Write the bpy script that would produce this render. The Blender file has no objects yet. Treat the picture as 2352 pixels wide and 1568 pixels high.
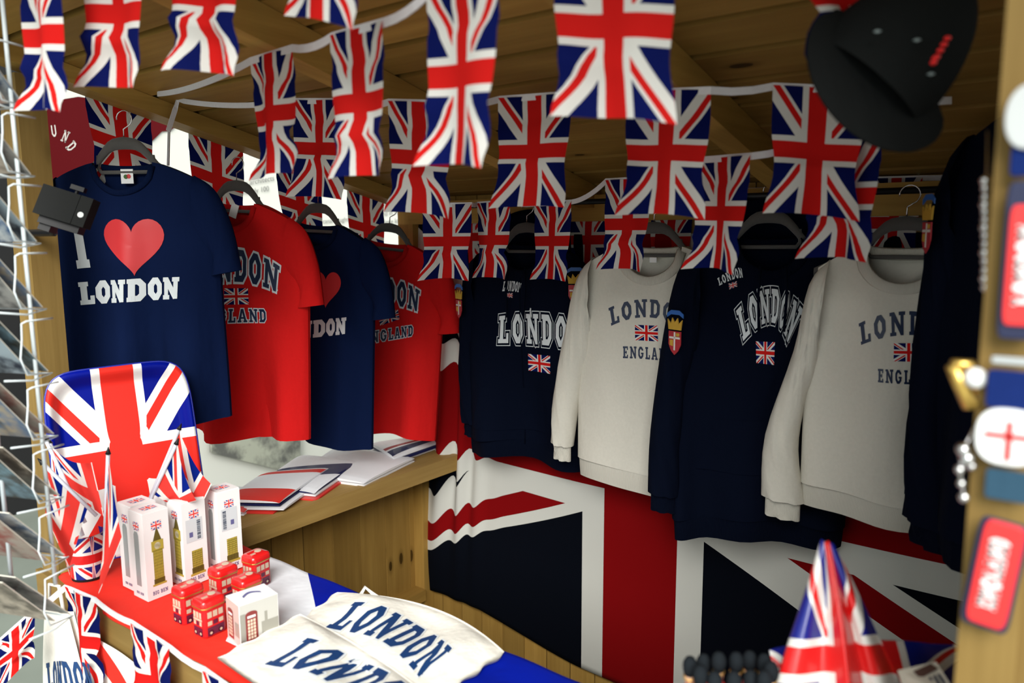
import bpy, math, random
from mathutils import Vector, Matrix
S = bpy.context.scene
COL = S.collection
# ------------------------------------------------------------ camera
EYE = Vector((0, 0, 1.62))
FPX = 1780.0
def _basis():
    vz = Vector((1250-1176, 13700-784, FPX)).normalized()
    vy = Vector((2550-1176, 528-784, FPX)); vy = (vy - vy.dot(vz)*vz).normalized()
    up = -vz
    return vy.cross(up), vy, up
_bx, _by, _bu = _basis()
M3 = Matrix((_bx, _by, _bu))            # world <- camera (x right, y down, z forward)
cam = bpy.data.cameras.new('camera'); camo = bpy.data.objects.new('camera', cam); COL.objects.link(camo)
cam.sensor_width = 36.0; cam.lens = FPX/2352*36.0; cam.clip_start = 0.05; cam.clip_end = 60
cx, cy, cz = M3 @ Vector((1, 0, 0)), M3 @ Vector((0, -1, 0)), M3 @ Vector((0, 0, -1))
camo.matrix_world = Matrix(((cx.x, cy.x, cz.x, EYE.x), (cx.y, cy.y, cz.y, EYE.y), (cx.z, cy.z, cz.z, EYE.z), (0, 0, 0, 1)))
cam.dof.use_dof = True; cam.dof.focus_distance = 2.2; cam.dof.aperture_fstop = 2.8
S.camera = camo
S.view_settings.view_transform = 'Standard'; S.view_settings.look = 'None'
S.view_settings.gamma = 1; S.view_settings.use_curve_mapping = False
S.view_settings.exposure = 0.42
# ------------------------------------------------------------ daylight
W = bpy.data.worlds.new('daylight'); S.world = W; W.use_nodes = True
wn = W.node_tree; bg = wn.nodes['Background']
bg.inputs[0].default_value = (0.92, 1.0, 0.98, 1); bg.inputs[1].default_value = 1.0
sun = bpy.data.lights.new('sun', 'SUN'); sun.energy = 4.4; sun.angle = math.radians(40); sun.color = (1.0, 0.98, 0.94)
suno = bpy.data.objects.new('sun', sun); COL.objects.link(suno)
suno.rotation_euler = (math.radians(55), 0, math.radians(34))
# ------------------------------------------------------------ helpers
R = random.Random(7)
def ray(px, py): return M3 @ Vector(((px-1176)/FPX, (py-784)/FPX, 1))
def at(px, py, d): return EYE + ray(px, py)*d
def onz(px, py, z): r = ray(px, py); return EYE + r*((z-EYE.z)/r.z)
def onx(px, py, x): r = ray(px, py); return EYE + r*((x-EYE.x)/r.x)
def ony(px, py, y): r = ray(px, py); return EYE + r*((y-EYE.y)/r.y)
def lerp(a, b, t): return a+(b-a)*t
def sstep(a, b, x):
    t = min(1, max(0, (x-a)/(b-a))); return t*t*(3-2*t)
def interp(pts, t):
    n = len(pts)-1; f = min(max(t, 0), 1)*n; i = min(int(f), n-1); k = f-i
    p0, p1, p2, p3 = pts[max(i-1, 0)], pts[i], pts[i+1], pts[min(i+2, n)]
    return p1 + ((p2-p0)*k + (2*p0-5*p1+4*p2-p3)*k*k + (3*p1-p0-3*p2+p3)*k*k*k)*0.5
class MB:
    def __init__(s): s.v = []; s.f = []; s.uv = []; s.mi = []
    def add(s, vs, fs, uvs=None, mat=0):
        o = len(s.v); s.v += [tuple(p) for p in vs]
        for f in fs:
            s.f.append([i+o for i in f]); s.mi.append(mat)
            s.uv.append([uvs[i] if uvs else (0, 0) for i in f])
        return s
    def grid(s, nu, nv, fn, mat=0, closed=False, uvfn=None):
        vs = []; uv = []
        for j in range(nv+1):
            for i in range(nu+1):
                u, v = i/nu, j/nv; vs.append(fn(u, v)); uv.append(uvfn(u, v) if uvfn else (u, 1-v))
        fs = [(j*(nu+1)+i, j*(nu+1)+i+1, (j+1)*(nu+1)+i+1, (j+1)*(nu+1)+i) for j in range(nv) for i in range(nu)]
        return s.add(vs, fs, uv, mat)
    def box(s, a, b, mat=0, T=None):
        x0, y0, z0 = a; x1, y1, z1 = b
        L = [abs(x1-x0), abs(y1-y0), abs(z1-z0)]; ax = L.index(max(L)); r1, r2 = R.random()*7, R.random()*7
        P = [Vector((x, y, z)) for z in (z0, z1) for y in (y0, y1) for x in (x0, x1)]
        for q in ((0, 2, 3, 1), (4, 5, 7, 6), (0, 1, 5, 4), (2, 6, 7, 3), (0, 4, 6, 2), (1, 3, 7, 5)):
            pts = [P[i] for i in q]; oth = [k for k in range(3) if k != ax]
            var = [k for k in oth if abs(max(p[k] for p in pts)-min(p[k] for p in pts)) > 1e-7]
            k2 = var[0] if var else oth[0]
            uv = [(p[ax]+r1, p[k2]+r2) for p in pts]
            s.add([T @ p if T else p for p in pts], [(0, 1, 2, 3)], uv, mat)
        return s
    def tube(s, path, r, seg=6, closed=False, mat=0, caps=True):
        path = [Vector(p) for p in path]; n = len(path); vs = []; rr = r if callable(r) else (lambda t: r)
        up = Vector((0.13, 0.31, 0.94))
        for i, p in enumerate(path):
            if closed: t = path[(i+1) % n]-path[i-1]
            else: t = path[min(i+1, n-1)]-path[max(i-1, 0)]
            if t.length < 1e-9: t = Vector((0, 0, 1))
            t.normalize(); a = up - up.dot(t)*t
            if a.length < 1e-3: a = Vector((1, 0, 0)) - t.x*t
            a.normalize(); up = a; b = t.cross(a); q = rr(i/max(1, n-1))
            for k in range(seg):
                an = 2*math.pi*k/seg; vs.append(p + (a*math.cos(an)+b*math.sin(an))*q)
        fs = []
        for i in range(n if closed else n-1):
            j = (i+1) % n
            for k in range(seg):
                l = (k+1) % seg; fs.append((i*seg+k, i*seg+l, j*seg+l, j*seg+k))
        if caps and not closed: fs += [tuple(range(seg))[::-1], tuple((n-1)*seg+k for k in range(seg))]
        return s.add(vs, fs, None, mat)
    def lathe(s, prof, seg=20, T=None, mat=0):
        vs = []
        for r, z in prof:
            for k in range(seg):
                a = 2*math.pi*k/seg; p = Vector((r*math.cos(a), r*math.sin(a), z)); vs.append(T @ p if T else p)
        n = len(prof); fs = [(i*seg+k, i*seg+(k+1) % seg, (i+1)*seg+(k+1) % seg, (i+1)*seg+k) for i in range(n-1) for k in range(seg)]
        fs += [tuple(range(seg))[::-1], tuple((n-1)*seg+k for k in range(seg))]
        return s.add(vs, fs, None, mat)
    def prism(s, poly, fn, h0, h1, mat=0):
        n = len(poly); vs = [fn(x, y, h0) for x, y in poly]+[fn(x, y, h1) for x, y in poly]
        fs = [tuple(range(n))[::-1], tuple(range(n, 2*n))]+[(i, (i+1) % n, n+(i+1) % n, n+i) for i in range(n)]
        return s.add(vs, fs, [(p[0], p[1]) for p in poly]*2, mat)
    def build(s, name, mats, parent=None, smooth=False, bevel=0, T=None):
        me = bpy.data.meshes.new(name); me.from_pydata(s.v, [], s.f); me.update()
        uvl = me.uv_layers.new(name='UVMap'); k = 0
        for p, u in zip(me.polygons, s.uv):
            for li, q in zip(p.loop_indices, u): uvl.data[li].uv = q
        for m in (mats if isinstance(mats, (list, tuple)) else [mats]): me.materials.append(m)
        for p, m in zip(me.polygons, s.mi): p.material_index = m; p.use_smooth = smooth
        o = bpy.data.objects.new(name, me); COL.objects.link(o)
        if parent: o.parent = parent
        if T is not None: o.matrix_world = T
        if bevel:
            b = o.modifiers.new('bevel', 'BEVEL'); b.width = bevel; b.segments = 2; b.limit_method = 'ANGLE'
        return o
def tag(o, label=None, cat=None, group=None, kind=None):
    if label: o['label'] = label
    if cat: o['category'] = cat
    if group: o['group'] = group
    if kind: o['kind'] = kind
    return o
def empty(name, loc, rot=(0, 0, 0), label=None, cat=None, group=None):
    o = bpy.data.objects.new(name, None); COL.objects.link(o); o.location = loc; o.rotation_euler = rot
    o.empty_display_size = 0.02
    return tag(o, label, cat, group)
def struct(o): o['kind'] = 'structure'; return o
# ------------------------------------------------------------ materials
def mat(name, col=(0.8, 0.8, 0.8), rough=0.6, metal=0, spec=0.5, sheen=0, coat=0, alpha=1, trans=0, emit=None, es=0):
    m = bpy.data.materials.new(name); m.use_nodes = True; p = m.node_tree.nodes['Principled BSDF']
    p.inputs['Base Color'].default_value = (*col, 1); p.inputs['Roughness'].default_value = rough
    p.inputs['Metallic'].default_value = metal; p.inputs['Specular IOR Level'].default_value = spec
    p.inputs['Sheen Weight'].default_value = sheen; p.inputs['Coat Weight'].default_value = coat
    p.inputs['Alpha'].default_value = alpha; p.inputs['Transmission Weight'].default_value = trans
    if emit: p.inputs['Emission Color'].default_value = (*emit, 1); p.inputs['Emission Strength'].default_value = es
    return m
def N(nt, typ, **kw):
    n = nt.nodes.new(typ)
    for k, v in kw.items(): setattr(n, k, v)
    return n
def setin(nt, sock, v):
    if isinstance(v, bpy.types.NodeSocket): nt.links.new(v, sock)
    else: sock.default_value = v
class E:                                    # shader arithmetic
    def __init__(s, nt, sock): s.nt = nt; s.s = sock
    def _op(s, op, b=None, c=None):
        n = N(s.nt, 'ShaderNodeMath', operation=op)
        setin(s.nt, n.inputs[0], s.s)
        for i, q in ((1, b), (2, c)):
            if q is not None: setin(s.nt, n.inputs[i], q.s if isinstance(q, E) else q)
        return E(s.nt, n.outputs[0])
    def __add__(s, b): return s._op('ADD', b)
    def __sub__(s, b): return s._op('SUBTRACT', b)
    def __mul__(s, b): return s._op('MULTIPLY', b)
    def abs(s): return s._op('ABSOLUTE')
    def sign(s): return s._op('SIGN')
    def min(s, b): return s._op('MINIMUM', b)
    def max(s, b): return s._op('MAXIMUM', b)
    def lt(s, b): return s._op('LESS_THAN', b)
    def gt(s, b): return s._op('GREATER_THAN', b)
def mixc(nt, f, a, b):
    n = N(nt, 'ShaderNodeMix', data_type='RGBA'); setin(nt, n.inputs['Factor'], f.s if isinstance(f, E) else f)
    for q, v in ((n.inputs['A'], a), (n.inputs['B'], b)): setin(nt, q, v if isinstance(v, bpy.types.NodeSocket) else (*v, 1))
    return n.outputs['Result']
def noise(nt, vec, scale, detail=3, rough=0.5):
    n = N(nt, 'ShaderNodeTexNoise'); setin(nt, n.inputs['Scale'], scale); n.inputs['Detail'].default_value = detail
    n.inputs['Roughness'].default_value = rough
    if vec: nt.links.new(vec, n.inputs['Vector'])
    return n.outputs['Fac']
def bump(nt, h, strength=0.2, dist=0.002):
    n = N(nt, 'ShaderNodeBump'); n.inputs['Strength'].default_value = strength; n.inputs['Distance'].default_value = dist
    nt.links.new(h, n.inputs['Height']); return n.outputs['Normal']
def union_color(nt, uv, Wd, Ht, red, white, blue, rh=3, wh=5, dw=3, dr=2, cxo=0.5, cyo=0.5):
    sx = N(nt, 'ShaderNodeSeparateXYZ'); nt.links.new(uv, sx.inputs[0])
    x = (E(nt, sx.outputs[0]) - cxo)*Wd; y = (E(nt, sx.outputs[1]) - cyo)*Ht
    L = math.hypot(Wd, Ht)
    s1 = y*(Wd/L) - x*(Ht/L); s2 = y*(Wd/L) + x*(Ht/L); sg = x.sign()
    dm = s1.abs().min(s2.abs()).lt(dw)
    r1 = s1*sg; r2 = s2*sg
    # each arm shows its own half of the red saltire
    top = (x*y).gt(0)
    ra = r1.gt(0)*r1.lt(dr)*top
    inv = E(nt, top.s)*-1 + 1
    rb = r2.gt(0)*r2.lt(dr)*inv
    ax, ay = x.abs(), y.abs()
    cw = ax.min(ay).lt(wh); cr = ax.min(ay).lt(rh)
    c = mixc(nt, dm, blue, white); c = mixc(nt, ra.max(rb), c, red)
    c = mixc(nt, cw, c, white); return mixc(nt, cr, c, red)
RED, WHT, BLU = (0.62, 0.014, 0.012), (0.74, 0.73, 0.69), (0.004, 0.008, 0.085)
def flagmat(name, Wd, Ht, red=RED, white=WHT, blue=BLU, rough=0.75, coat=0, weave=True, transl=0.0, spec=0.03, **kw):
    m = mat(name, rough=rough, coat=coat, spec=spec); nt = m.node_tree; p = nt.nodes['Principled BSDF']
    tc = N(nt, 'ShaderNodeTexCoord'); c = union_color(nt, tc.outputs['UV'], Wd, Ht, red, white, blue, **kw)
    nt.links.new(c, p.inputs['Base Color'])
    if weave:
        h = noise(nt, tc.outputs['Object'], 600, 2); nt.links.new(bump(nt, h, 0.15, 0.001), p.inputs['Normal'])
    if transl:
        t = N(nt, 'ShaderNodeBsdfTranslucent'); nt.links.new(c, t.inputs[0]); mx = N(nt, 'ShaderNodeMixShader'); mx.inputs[0].default_value = transl
        nt.links.new(p.outputs[0], mx.inputs[1]); nt.links.new(t.outputs[0], mx.inputs[2]); nt.links.new(mx.outputs[0], nt.nodes['Material Output'].inputs[0])
    return m
def cloth(name, col, rough=0.9, sheen=0.0, fine=500, var=0.06, bs=0.25):
    m = mat(name, col, rough, spec=0.05, sheen=sheen); nt = m.node_tree; p = nt.nodes['Principled BSDF']
    tc = N(nt, 'ShaderNodeTexCoord'); f = noise(nt, tc.outputs['Object'], 140, 4)
    c = mixc(nt, f, tuple(k*(1-var) for k in col), tuple(min(1, k*(1+var)) for k in col)); nt.links.new(c, p.inputs['Base Color'])
    h = noise(nt, tc.outputs['Object'], fine, 2); b1 = N(nt, 'ShaderNodeBump'); b1.inputs['Strength'].default_value = bs; b1.inputs['Distance'].default_value = 0.001; nt.links.new(h, b1.inputs['Height'])
    mp = N(nt, 'ShaderNodeMapping'); mp.inputs['Scale'].default_value = (1, 1, 0.45); nt.links.new(tc.outputs['Object'], mp.inputs[0])
    h2 = noise(nt, mp.outputs[0], 14, 3, 0.55); b2 = N(nt, 'ShaderNodeBump'); b2.inputs['Strength'].default_value = 0.35; b2.inputs['Distance'].default_value = 0.02
    nt.links.new(h2, b2.inputs['Height']); nt.links.new(b1.outputs[0], b2.inputs['Normal']); nt.links.new(b2.outputs[0], p.inputs['Normal'])
    return m
def ribmat(name, col, scale=900):
    m = mat(name, col, 0.9, spec=0.05); nt = m.node_tree; p = nt.nodes['Principled BSDF']
    tc = N(nt, 'ShaderNodeTexCoord'); w = N(nt, 'ShaderNodeTexWave', bands_direction='X'); w.inputs['Scale'].default_value = scale/6.3
    nt.links.new(tc.outputs['Object'], w.inputs['Vector']); nt.links.new(bump(nt, w.outputs['Fac'], 0.5, 0.002), p.inputs['Normal'])
    return m
def wood(name, dark, light, knots=1.0, rough=0.55):
    m = mat(name, light, rough, spec=0.12); nt = m.node_tree; p = nt.nodes['Principled BSDF']
    tc = N(nt, 'ShaderNodeTexCoord'); geo = N(nt, 'ShaderNodeNewGeometry')
    mp = N(nt, 'ShaderNodeMapping'); mp.inputs['Scale'].default_value = (1.4, 34, 1); nt.links.new(tc.outputs['UV'], mp.inputs[0])
    f1 = noise(nt, mp.outputs[0], 1.6, 6, 0.62)
    mp2 = N(nt, 'ShaderNodeMapping'); mp2.inputs['Scale'].default_value = (1.0, 4.5, 1); nt.links.new(tc.outputs['UV'], mp2.inputs[0])
    f2 = noise(nt, mp2.outputs[0], 2.2, 3)
    mp3 = N(nt, 'ShaderNodeMapping'); mp3.inputs['Scale'].default_value = (3.2, 8.0, 1); nt.links.new(tc.outputs['UV'], mp3.inputs[0])
    vo = N(nt, 'ShaderNodeTexVoronoi'); vo.inputs['Scale'].default_value = 1.1; nt.links.new(mp3.outputs[0], vo.inputs['Vector'])
    k = E(nt, vo.outputs['Distance']).lt(0.085*knots)
    kr = E(nt, vo.outputs['Distance'])._op('MULTIPLY', 6.0)._op('MINIMUM', 1.0)
    mid = tuple(lerp(a, b, 0.55) for a, b in zip(dark, light))
    rmp = N(nt, 'ShaderNodeMapRange'); rmp.inputs[1].default_value = 0.33; rmp.inputs[2].default_value = 0.68; nt.links.new(f1, rmp.inputs[0])
    c = mixc(nt, rmp.outputs[0], mid, light)
    c2 = mixc(nt, f2, dark, c)
    c2 = mixc(nt, kr, tuple(q*0.6 for q in dark), c2)
    c2 = mixc(nt, k, c2, tuple(q*0.3 for q in dark))
    mr = N(nt, 'ShaderNodeMapRange'); mr.inputs[3].default_value = 0.72; mr.inputs[4].default_value = 1.15
    nt.links.new(geo.outputs['Random Per Island'], mr.inputs[0])
    hs = N(nt, 'ShaderNodeHueSaturation'); nt.links.new(mr.outputs[0], hs.inputs['Value']); nt.links.new(c2, hs.inputs['Color'])
    nt.links.new(hs.outputs[0], p.inputs['Base Color']); nt.links.new(bump(nt, f1, 0.25, 0.002), p.inputs['Normal'])
    return m
WD = wood('weathered_boards', (0.27, 0.145, 0.030), (0.64, 0.40, 0.105))
WROOF = wood('roof_boards', (0.20, 0.105, 0.022), (0.50, 0.30, 0.075))
WPOST = wood('pale_timber', (0.15, 0.09, 0.024), (0.34, 0.225, 0.075), 0.9)
WSHELF = wood('shelf_timber', (0.28, 0.16, 0.045), (0.58, 0.39, 0.13), 0.8)
BUNT = flagmat('printed_bunting_cloth', 30, 45, transl=0.3)
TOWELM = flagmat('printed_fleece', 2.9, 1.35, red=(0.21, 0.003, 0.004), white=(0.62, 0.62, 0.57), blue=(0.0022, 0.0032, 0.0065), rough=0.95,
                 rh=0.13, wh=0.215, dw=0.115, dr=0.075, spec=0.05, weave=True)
TRAYM = flagmat('printed_tin', 40, 46, red=(0.78, 0.03, 0.02), white=(0.82, 0.82, 0.8), blue=(0.001, 0.006, 0.22), rough=0.3, coat=0.03, weave=False, spec=0.08, rh=4.6, wh=7, dw=4.4, dr=2.6, cyo=0.46)
HANDM = flagmat('printed_hand_flag', 45, 30, red=(0.75, 0.05, 0.04), blue=(0.003, 0.014, 0.19), transl=0.25)
PRINTF = flagmat('printed_union_flag', 44, 30, rough=0.6, weave=False, rh=2.4, wh=4.4)
HATM = flagmat('glossy_printed_flag', 45, 60, red=(0.66, 0.012, 0.012), blue=(0.006, 0.012, 0.2), rough=0.35, coat=0.3, weave=False, spec=0.5)
NAVY = cloth('navy_jersey', (0.0035, 0.0095, 0.042))
NAVYH = cloth('navy_fleece', (0.0019, 0.0037, 0.0115))
REDC = cloth('red_jersey', (0.60, 0.012, 0.012))
CREAM = cloth('cream_fleece', (0.66, 0.63, 0.55))
CREAMR = ribmat('cream_rib', (0.64, 0.61, 0.53)); NAVYR = ribmat('navy_rib', (0.0019, 0.0037, 0.0115))
REDR = ribmat('red_rib', (0.55, 0.011, 0.011)); NAVYTR = ribmat('navy_jersey_rib', (0.003, 0.0085, 0.037))
CANVAS = cloth('natural_canvas', (0.80, 0.77, 0.69), fine=900, bs=0.4)
INKW = mat('white_print', (0.72, 0.76, 0.78), 0.5); INKN = mat('navy_print', (0.006, 0.018, 0.06), 0.5)
INKB = mat('blue_print', (0.006, 0.04, 0.14), 0.5); INKR = mat('red_vinyl_print', (0.62, 0.03, 0.035), 0.42, sheen=0.1)
TAPE = cloth('white_tape', (0.72, 0.70, 0.72)); GREYV = cloth('grey_velvet', (0.10, 0.095, 0.09), sheen=0.3)
CHROME = mat('chrome', (0.7, 0.7, 0.7), 0.18, 1); BLACKP = mat('black_plastic', (0.008, 0.008, 0.009), 0.45, spec=0.25)
WHITEP = mat('white_plastic', (0.8, 0.82, 0.82), 0.4); WIRE = mat('white_coated_wire', (0.70, 0.78, 0.80), 0.4, spec=0.2)
GOLD = mat('gold_metal', (0.75, 0.5, 0.13), 0.3, 0.9); GOLDT = cloth('gold_thread', (0.55, 0.33, 0.05))
CARD = mat('white_card', (0.85, 0.85, 0.84), 0.45); REDP = mat('red_enamel', (0.66, 0.012, 0.012), 0.25, coat=0.5)
# ------------------------------------------------------------ the stall
ZR, SL, YB, XL, XRW = 1.76, 0.235, 2.13, -2.08, -0.02
def roofz(y): return ZR + SL*(YB-y)
m = MB(); m.box((-9, -6, -0.1), (7, 9, 0)); fl = mat('grey_floor', (0.26, 0.29, 0.25), 0.5); nt = fl.node_tree
tc = N(nt, 'ShaderNodeTexCoord'); f = noise(nt, tc.outputs['Object'], 3.0, 5)
nt.links.new(mixc(nt, f, (0.15, 0.17, 0.145), (0.22, 0.245, 0.21)), nt.nodes['Principled BSDF'].inputs['Base Color'])
struct(m.build('floor', fl))
# ceiling boards run across, on rafters falling to the back
m = MB(); y = 0.32; k = 0
while y < 2.35:
    w = 0.118; y2 = y+w-0.019
    m.add([(XL-0.2, y, roofz(y)), (0.4, y, roofz(y)), (0.4, y2, roofz(y2)), (XL-0.2, y2, roofz(y2)),
           (XL-0.2, y, roofz(y)+0.02), (0.4, y, roofz(y)+0.02), (0.4, y2, roofz(y2)+0.02), (XL-0.2, y2, roofz(y2)+0.02)],
          [(0, 1, 2, 3), (7, 6, 5, 4), (0, 4, 5, 1), (2, 6, 7, 3), (0, 3, 7, 4), (1, 5, 6, 2)],
          [(q, r) for q, r in ((-2.3+k*3.1, y), (0.4+k*3.1, y), (0.4+k*3.1, y2), (-2.3+k*3.1, y2))]*2)
    y += w; k += 1
struct(m.build('ceiling', WROOF))
m = MB(); m.add([(XL-0.25, 0.28, roofz(0.28)+0.024), (0.45, 0.28, roofz(0.28)+0.024), (0.45, 2.4, roofz(2.4)+0.024), (XL-0.25, 2.4, roofz(2.4)+0.024),
                 (XL-0.25, 0.28, roofz(0.28)+0.04), (0.45, 0.28, roofz(0.28)+0.04), (0.45, 2.4, roofz(2.4)+0.04), (XL-0.25, 2.4, roofz(2.4)+0.04)],
                [(0, 1, 2, 3), (7, 6, 5, 4), (0, 4, 5, 1), (2, 6, 7, 3), (0, 3, 7, 4), (1, 5, 6, 2)])
struct(m.build('trim_1', mat('roof_felt', (0.012, 0.01, 0.008), 0.95)))
def rafter(x, w, h, y0, y1, name, mt):
    m = MB(); z0, z1 = roofz(y0), roofz(y1); e = 0.001
    v = [(x-w/2, y0, z0-h), (x+w/2, y0, z0-h), (x+w/2, y1, z1-h), (x-w/2, y1, z1-h), (x-w/2, y0, z0-e), (x+w/2, y0, z0-e), (x+w/2, y1, z1-e), (x-w/2, y1, z1-e)]
    for q in ((0, 3, 2, 1), (4, 5, 6, 7), (0, 1, 5, 4), (2, 3, 7, 6), (0, 4, 7, 3), (1, 2, 6, 5)):
        m.add([v[i] for i in q], [(0, 1, 2, 3)], [(v[i][1]+x*3, v[i][0]+v[i][2]) for i in q])
    return struct(m.build(name, mt, bevel=0.003))
rafter(-1.30, 0.055, 0.07, 0.35, 2.12, 'trim_2', WD); rafter(-0.66, 0.055, 0.07, 0.35, 2.12, 'trim_3', WD)
rafter(-0.06, 0.06, 0.08, 0.35, 2.12, 'trim_4', WD); rafter(-2.115, 0.075, 0.045, 0.35, 2.12, 'trim_5', WD)
# back wall of upright boards
m = MB(); x = XL-0.1; 
while x < 0.3:
    m.box((x, YB, 0.0), (x+0.096, YB+0.02, roofz(YB)-0.002)); x += 0.1
struct(m.build('wall_back', WD, bevel=0.003))
m = MB(); m.box((XL, YB-0.045, 1.66), (0.0, YB-0.001, 1.74)); struct(m.build('trim_6', WD, bevel=0.003))
# left half wall below the shelf
m = MB(); y = 0.93
while y < 2.1:
    m.box((XL-0.02, y, 0.0), (XL, min(y+0.121, 2.128), 0.745)); y += 0.125
struct(m.build('wall_left', WD, bevel=0.003))
m = MB(); m.box((XL, 0.93, 0.20), (XL+0.06, 2.075, 0.245)); struct(m.build('trim_7', WD, bevel=0.003))
m = MB(); m.box((XL, 2.078, 0.0), (XL+0.05, 2.128, 0.74)); struct(m.build('trim_8', WD, bevel=0.003))
m = MB(); m.box((XL-0.04, 2.078, 0.812), (XL+0.03, 2.128, 1.66)); struct(m.build('trim_11', WD, bevel=0.003))
# right wall
m = MB(); y = 0.88
while y < 2.1:
    m.box((XRW+0.22, y, 0.0), (XRW+0.24, min(y+0.118, 2.128), roofz(2.13)-0.01)); y += 0.12
struct(m.build('wall_right', WD, bevel=0.003))
# corner posts at the front
m = MB(); m.box((-2.18, 0.795, 0), (-2.08, 0.86, roofz(0.87)-0.05)); struct(m.build('trim_9', WPOST, bevel=0.004))
m = MB(); m.box((-0.079, 0.75, 0), (-0.035, 0.86, roofz(0.86)-0.085)); m.box((-0.035, 0.762, 0), (0.35, 0.84, roofz(0.86)-0.02)); struct(m.build('trim_10', WPOST, bevel=0.004))
# hall beyond the open left side
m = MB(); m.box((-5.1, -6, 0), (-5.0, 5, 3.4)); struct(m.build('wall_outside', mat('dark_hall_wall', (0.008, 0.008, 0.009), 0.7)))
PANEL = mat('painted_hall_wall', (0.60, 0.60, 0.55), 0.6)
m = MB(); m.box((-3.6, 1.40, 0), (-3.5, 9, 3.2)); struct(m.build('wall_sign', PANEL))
# shelf on the left half wall
def local(o, root):                 # parent o (built in world coordinates) under an unparented root
    o.parent = root; o.matrix_parent_inverse = root.matrix_basis.inverted(); return o
sroot = empty('counter_shelf', (-1.9, 1.5, 0.745), label='wooden counter shelf along the left side under the T-shirts', cat='shelf')
sh = MB(); sh.box((-2.16, 0.9, 0.785), (-1.902, 2.126, 0.803)); local(sh.build('shelf_board', WSHELF, bevel=0.002), sroot)
sh = MB(); sh.box((-1.90, 0.9, 0.748), (-1.872, 2.126, 0.806)); local(sh.build('front_edge_board', WSHELF, bevel=0.003), sroot)
# ------------------------------------------------------------ lettering (slab-serif strokes)
def _oct(x0, x1, y0, y1, c): return [(x0, y0+c), (x0+c*.75, y0), (x1-c*.75, y0), (x1, y0+c), (x1, y1-c), (x1-c*.75, y1), (x0+c*.75, y1), (x0, y1-c)]
Sw, Tw = .21, .15
GL = {
 'L': (.70, [([(.24, 0), (.24, 1)], Sw), ([(.05, .925), (.43, .925)], Tw), ([(.05, .075), (.67, .075)], Tw), ([(.60, 0), (.60, .36)], .14)]),
 'O': (.76, [(_oct(.15, .61, .10, .90, .22), Sw, 1)]),
 'N': (.92, [([(.21, 0), (.21, 1)], .17), ([(.73, 0), (.73, 1)], .17), ([(.2, .95), (.74, .05)], .2), ([(.03, .925), (.3, .925)], Tw), ([(.03, .075), (.39, .075)], Tw), ([(.55, .925), (.91, .925)], Tw)]),
 'D': (.80, [([(.22, 0), (.22, 1)], Sw), ([(.04, .925), (.3, .925)], Tw), ([(.04, .075), (.3, .075)], Tw), ([(.22, .9), (.50, .9), (.65, .72), (.65, .28), (.50, .1), (.22, .1)], .2)]),
 'E': (.72, [([(.22, 0), (.22, 1)], Sw), ([(.04, .925), (.66, .925)], Tw), ([(.04, .075), (.66, .075)], Tw), ([(.22, .5), (.46, .5)], .13), ([(.60, 0), (.60, .3)], .13), ([(.60, 1), (.60, .7)], .13), ([(.47, .37), (.47, .63)], .1)]),
 'G': (.80, [([(.62, .68), (.62, .74), (.47, .9), (.30, .9), (.15, .70), (.15, .30), (.30, .1), (.47, .1), (.62, .26), (.62, .45)], .2), ([(.42, .45), (.76, .45)], .13)]),
 'A': (.92, [([(.18, .04), (.41, .96)], .19), ([(.48, .96), (.74, .04)], .19), ([(.27, .33), (.64, .33)], .13), ([(.02, .075), (.36, .075)], Tw), ([(.54, .075), (.9, .075)], Tw), ([(.32, .93), (.57, .93)], .14)]),
 'I': (.50, [([(.25, 0), (.25, 1)], .25), ([(.03, .925), (.47, .925)], Tw), ([(.03, .075), (.47, .075)], Tw)]),
 'B': (.76, [([(.2, 0), (.2, 1)], Sw), ([(.03, .925), (.3, .925)], Tw), ([(.03, .075), (.3, .075)], Tw), ([(.2, .91), (.48, .91), (.58, .8), (.58, .63), (.48, .52), (.2, .52)], .17), ([(.2, .52), (.52, .52), (.63, .4), (.63, .2), (.52, .09), (.2, .09)], .17)]),
 'U': (.76, [([(.15, 1), (.15, .28), (.3, .09), (.46, .09), (.61, .28), (.61, 1)], .2)]),
 ' ': (.4, []),
}
def stroke(pts, w, closed, ext):
    h = w/2+ext; n = len(pts); P = [Vector((p[0], p[1])) for p in pts]
    if not closed:
        d0 = (P[1]-P[0]).normalized(); d1 = (P[-1]-P[-2]).normalized(); P[0] = P[0]-d0*ext; P[-1] = P[-1]+d1*ext
    Lr = []
    for i in range(n):
        a = P[i]-P[i-1] if (closed or i > 0) else None; b = P[(i+1) % n]-P[i] if (closed or i < n-1) else None
        if a is None: a = b
        if b is None: b = a
        a = a.normalized(); b = b.normalized(); na = Vector((-a.y, a.x)); nb = Vector((-b.y, b.x)); m = (na+nb)
        m = m.normalized() if m.length > 1e-6 else na
        q = h/max(.45, m.dot(na)); Lr.append((P[i]+m*q, P[i]-m*q))
    out = []
    for i in range(n if closed else n-1):
        l0, r0 = Lr[i]; l1, r1 = Lr[(i+1) % n]; k = max(1, int((l1-l0).length/.2))
        for j in range(k): out.append((l0.lerp(l1, j/k), r0.lerp(r1, j/k), r0.lerp(r1, (j+1)/k), l0.lerp(l1, (j+1)/k)))
    return out
def lettering(mb, text, fn, ext=0, mat=0, gap=.06, thin=1.0):
    tot = sum(GL[c][0] for c in text)+gap*(len(text)-1); x = 0
    for c in text:
        w, st = GL[c]
        for s in st:
            for q in stroke(s[0], s[1]*thin, len(s) > 2, ext):
                vs = [fn((p.x+x)/tot, p.y) for p in q]; mb.add(vs, [(0, 1, 2, 3)], None, mat)
        x += w+gap
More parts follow.
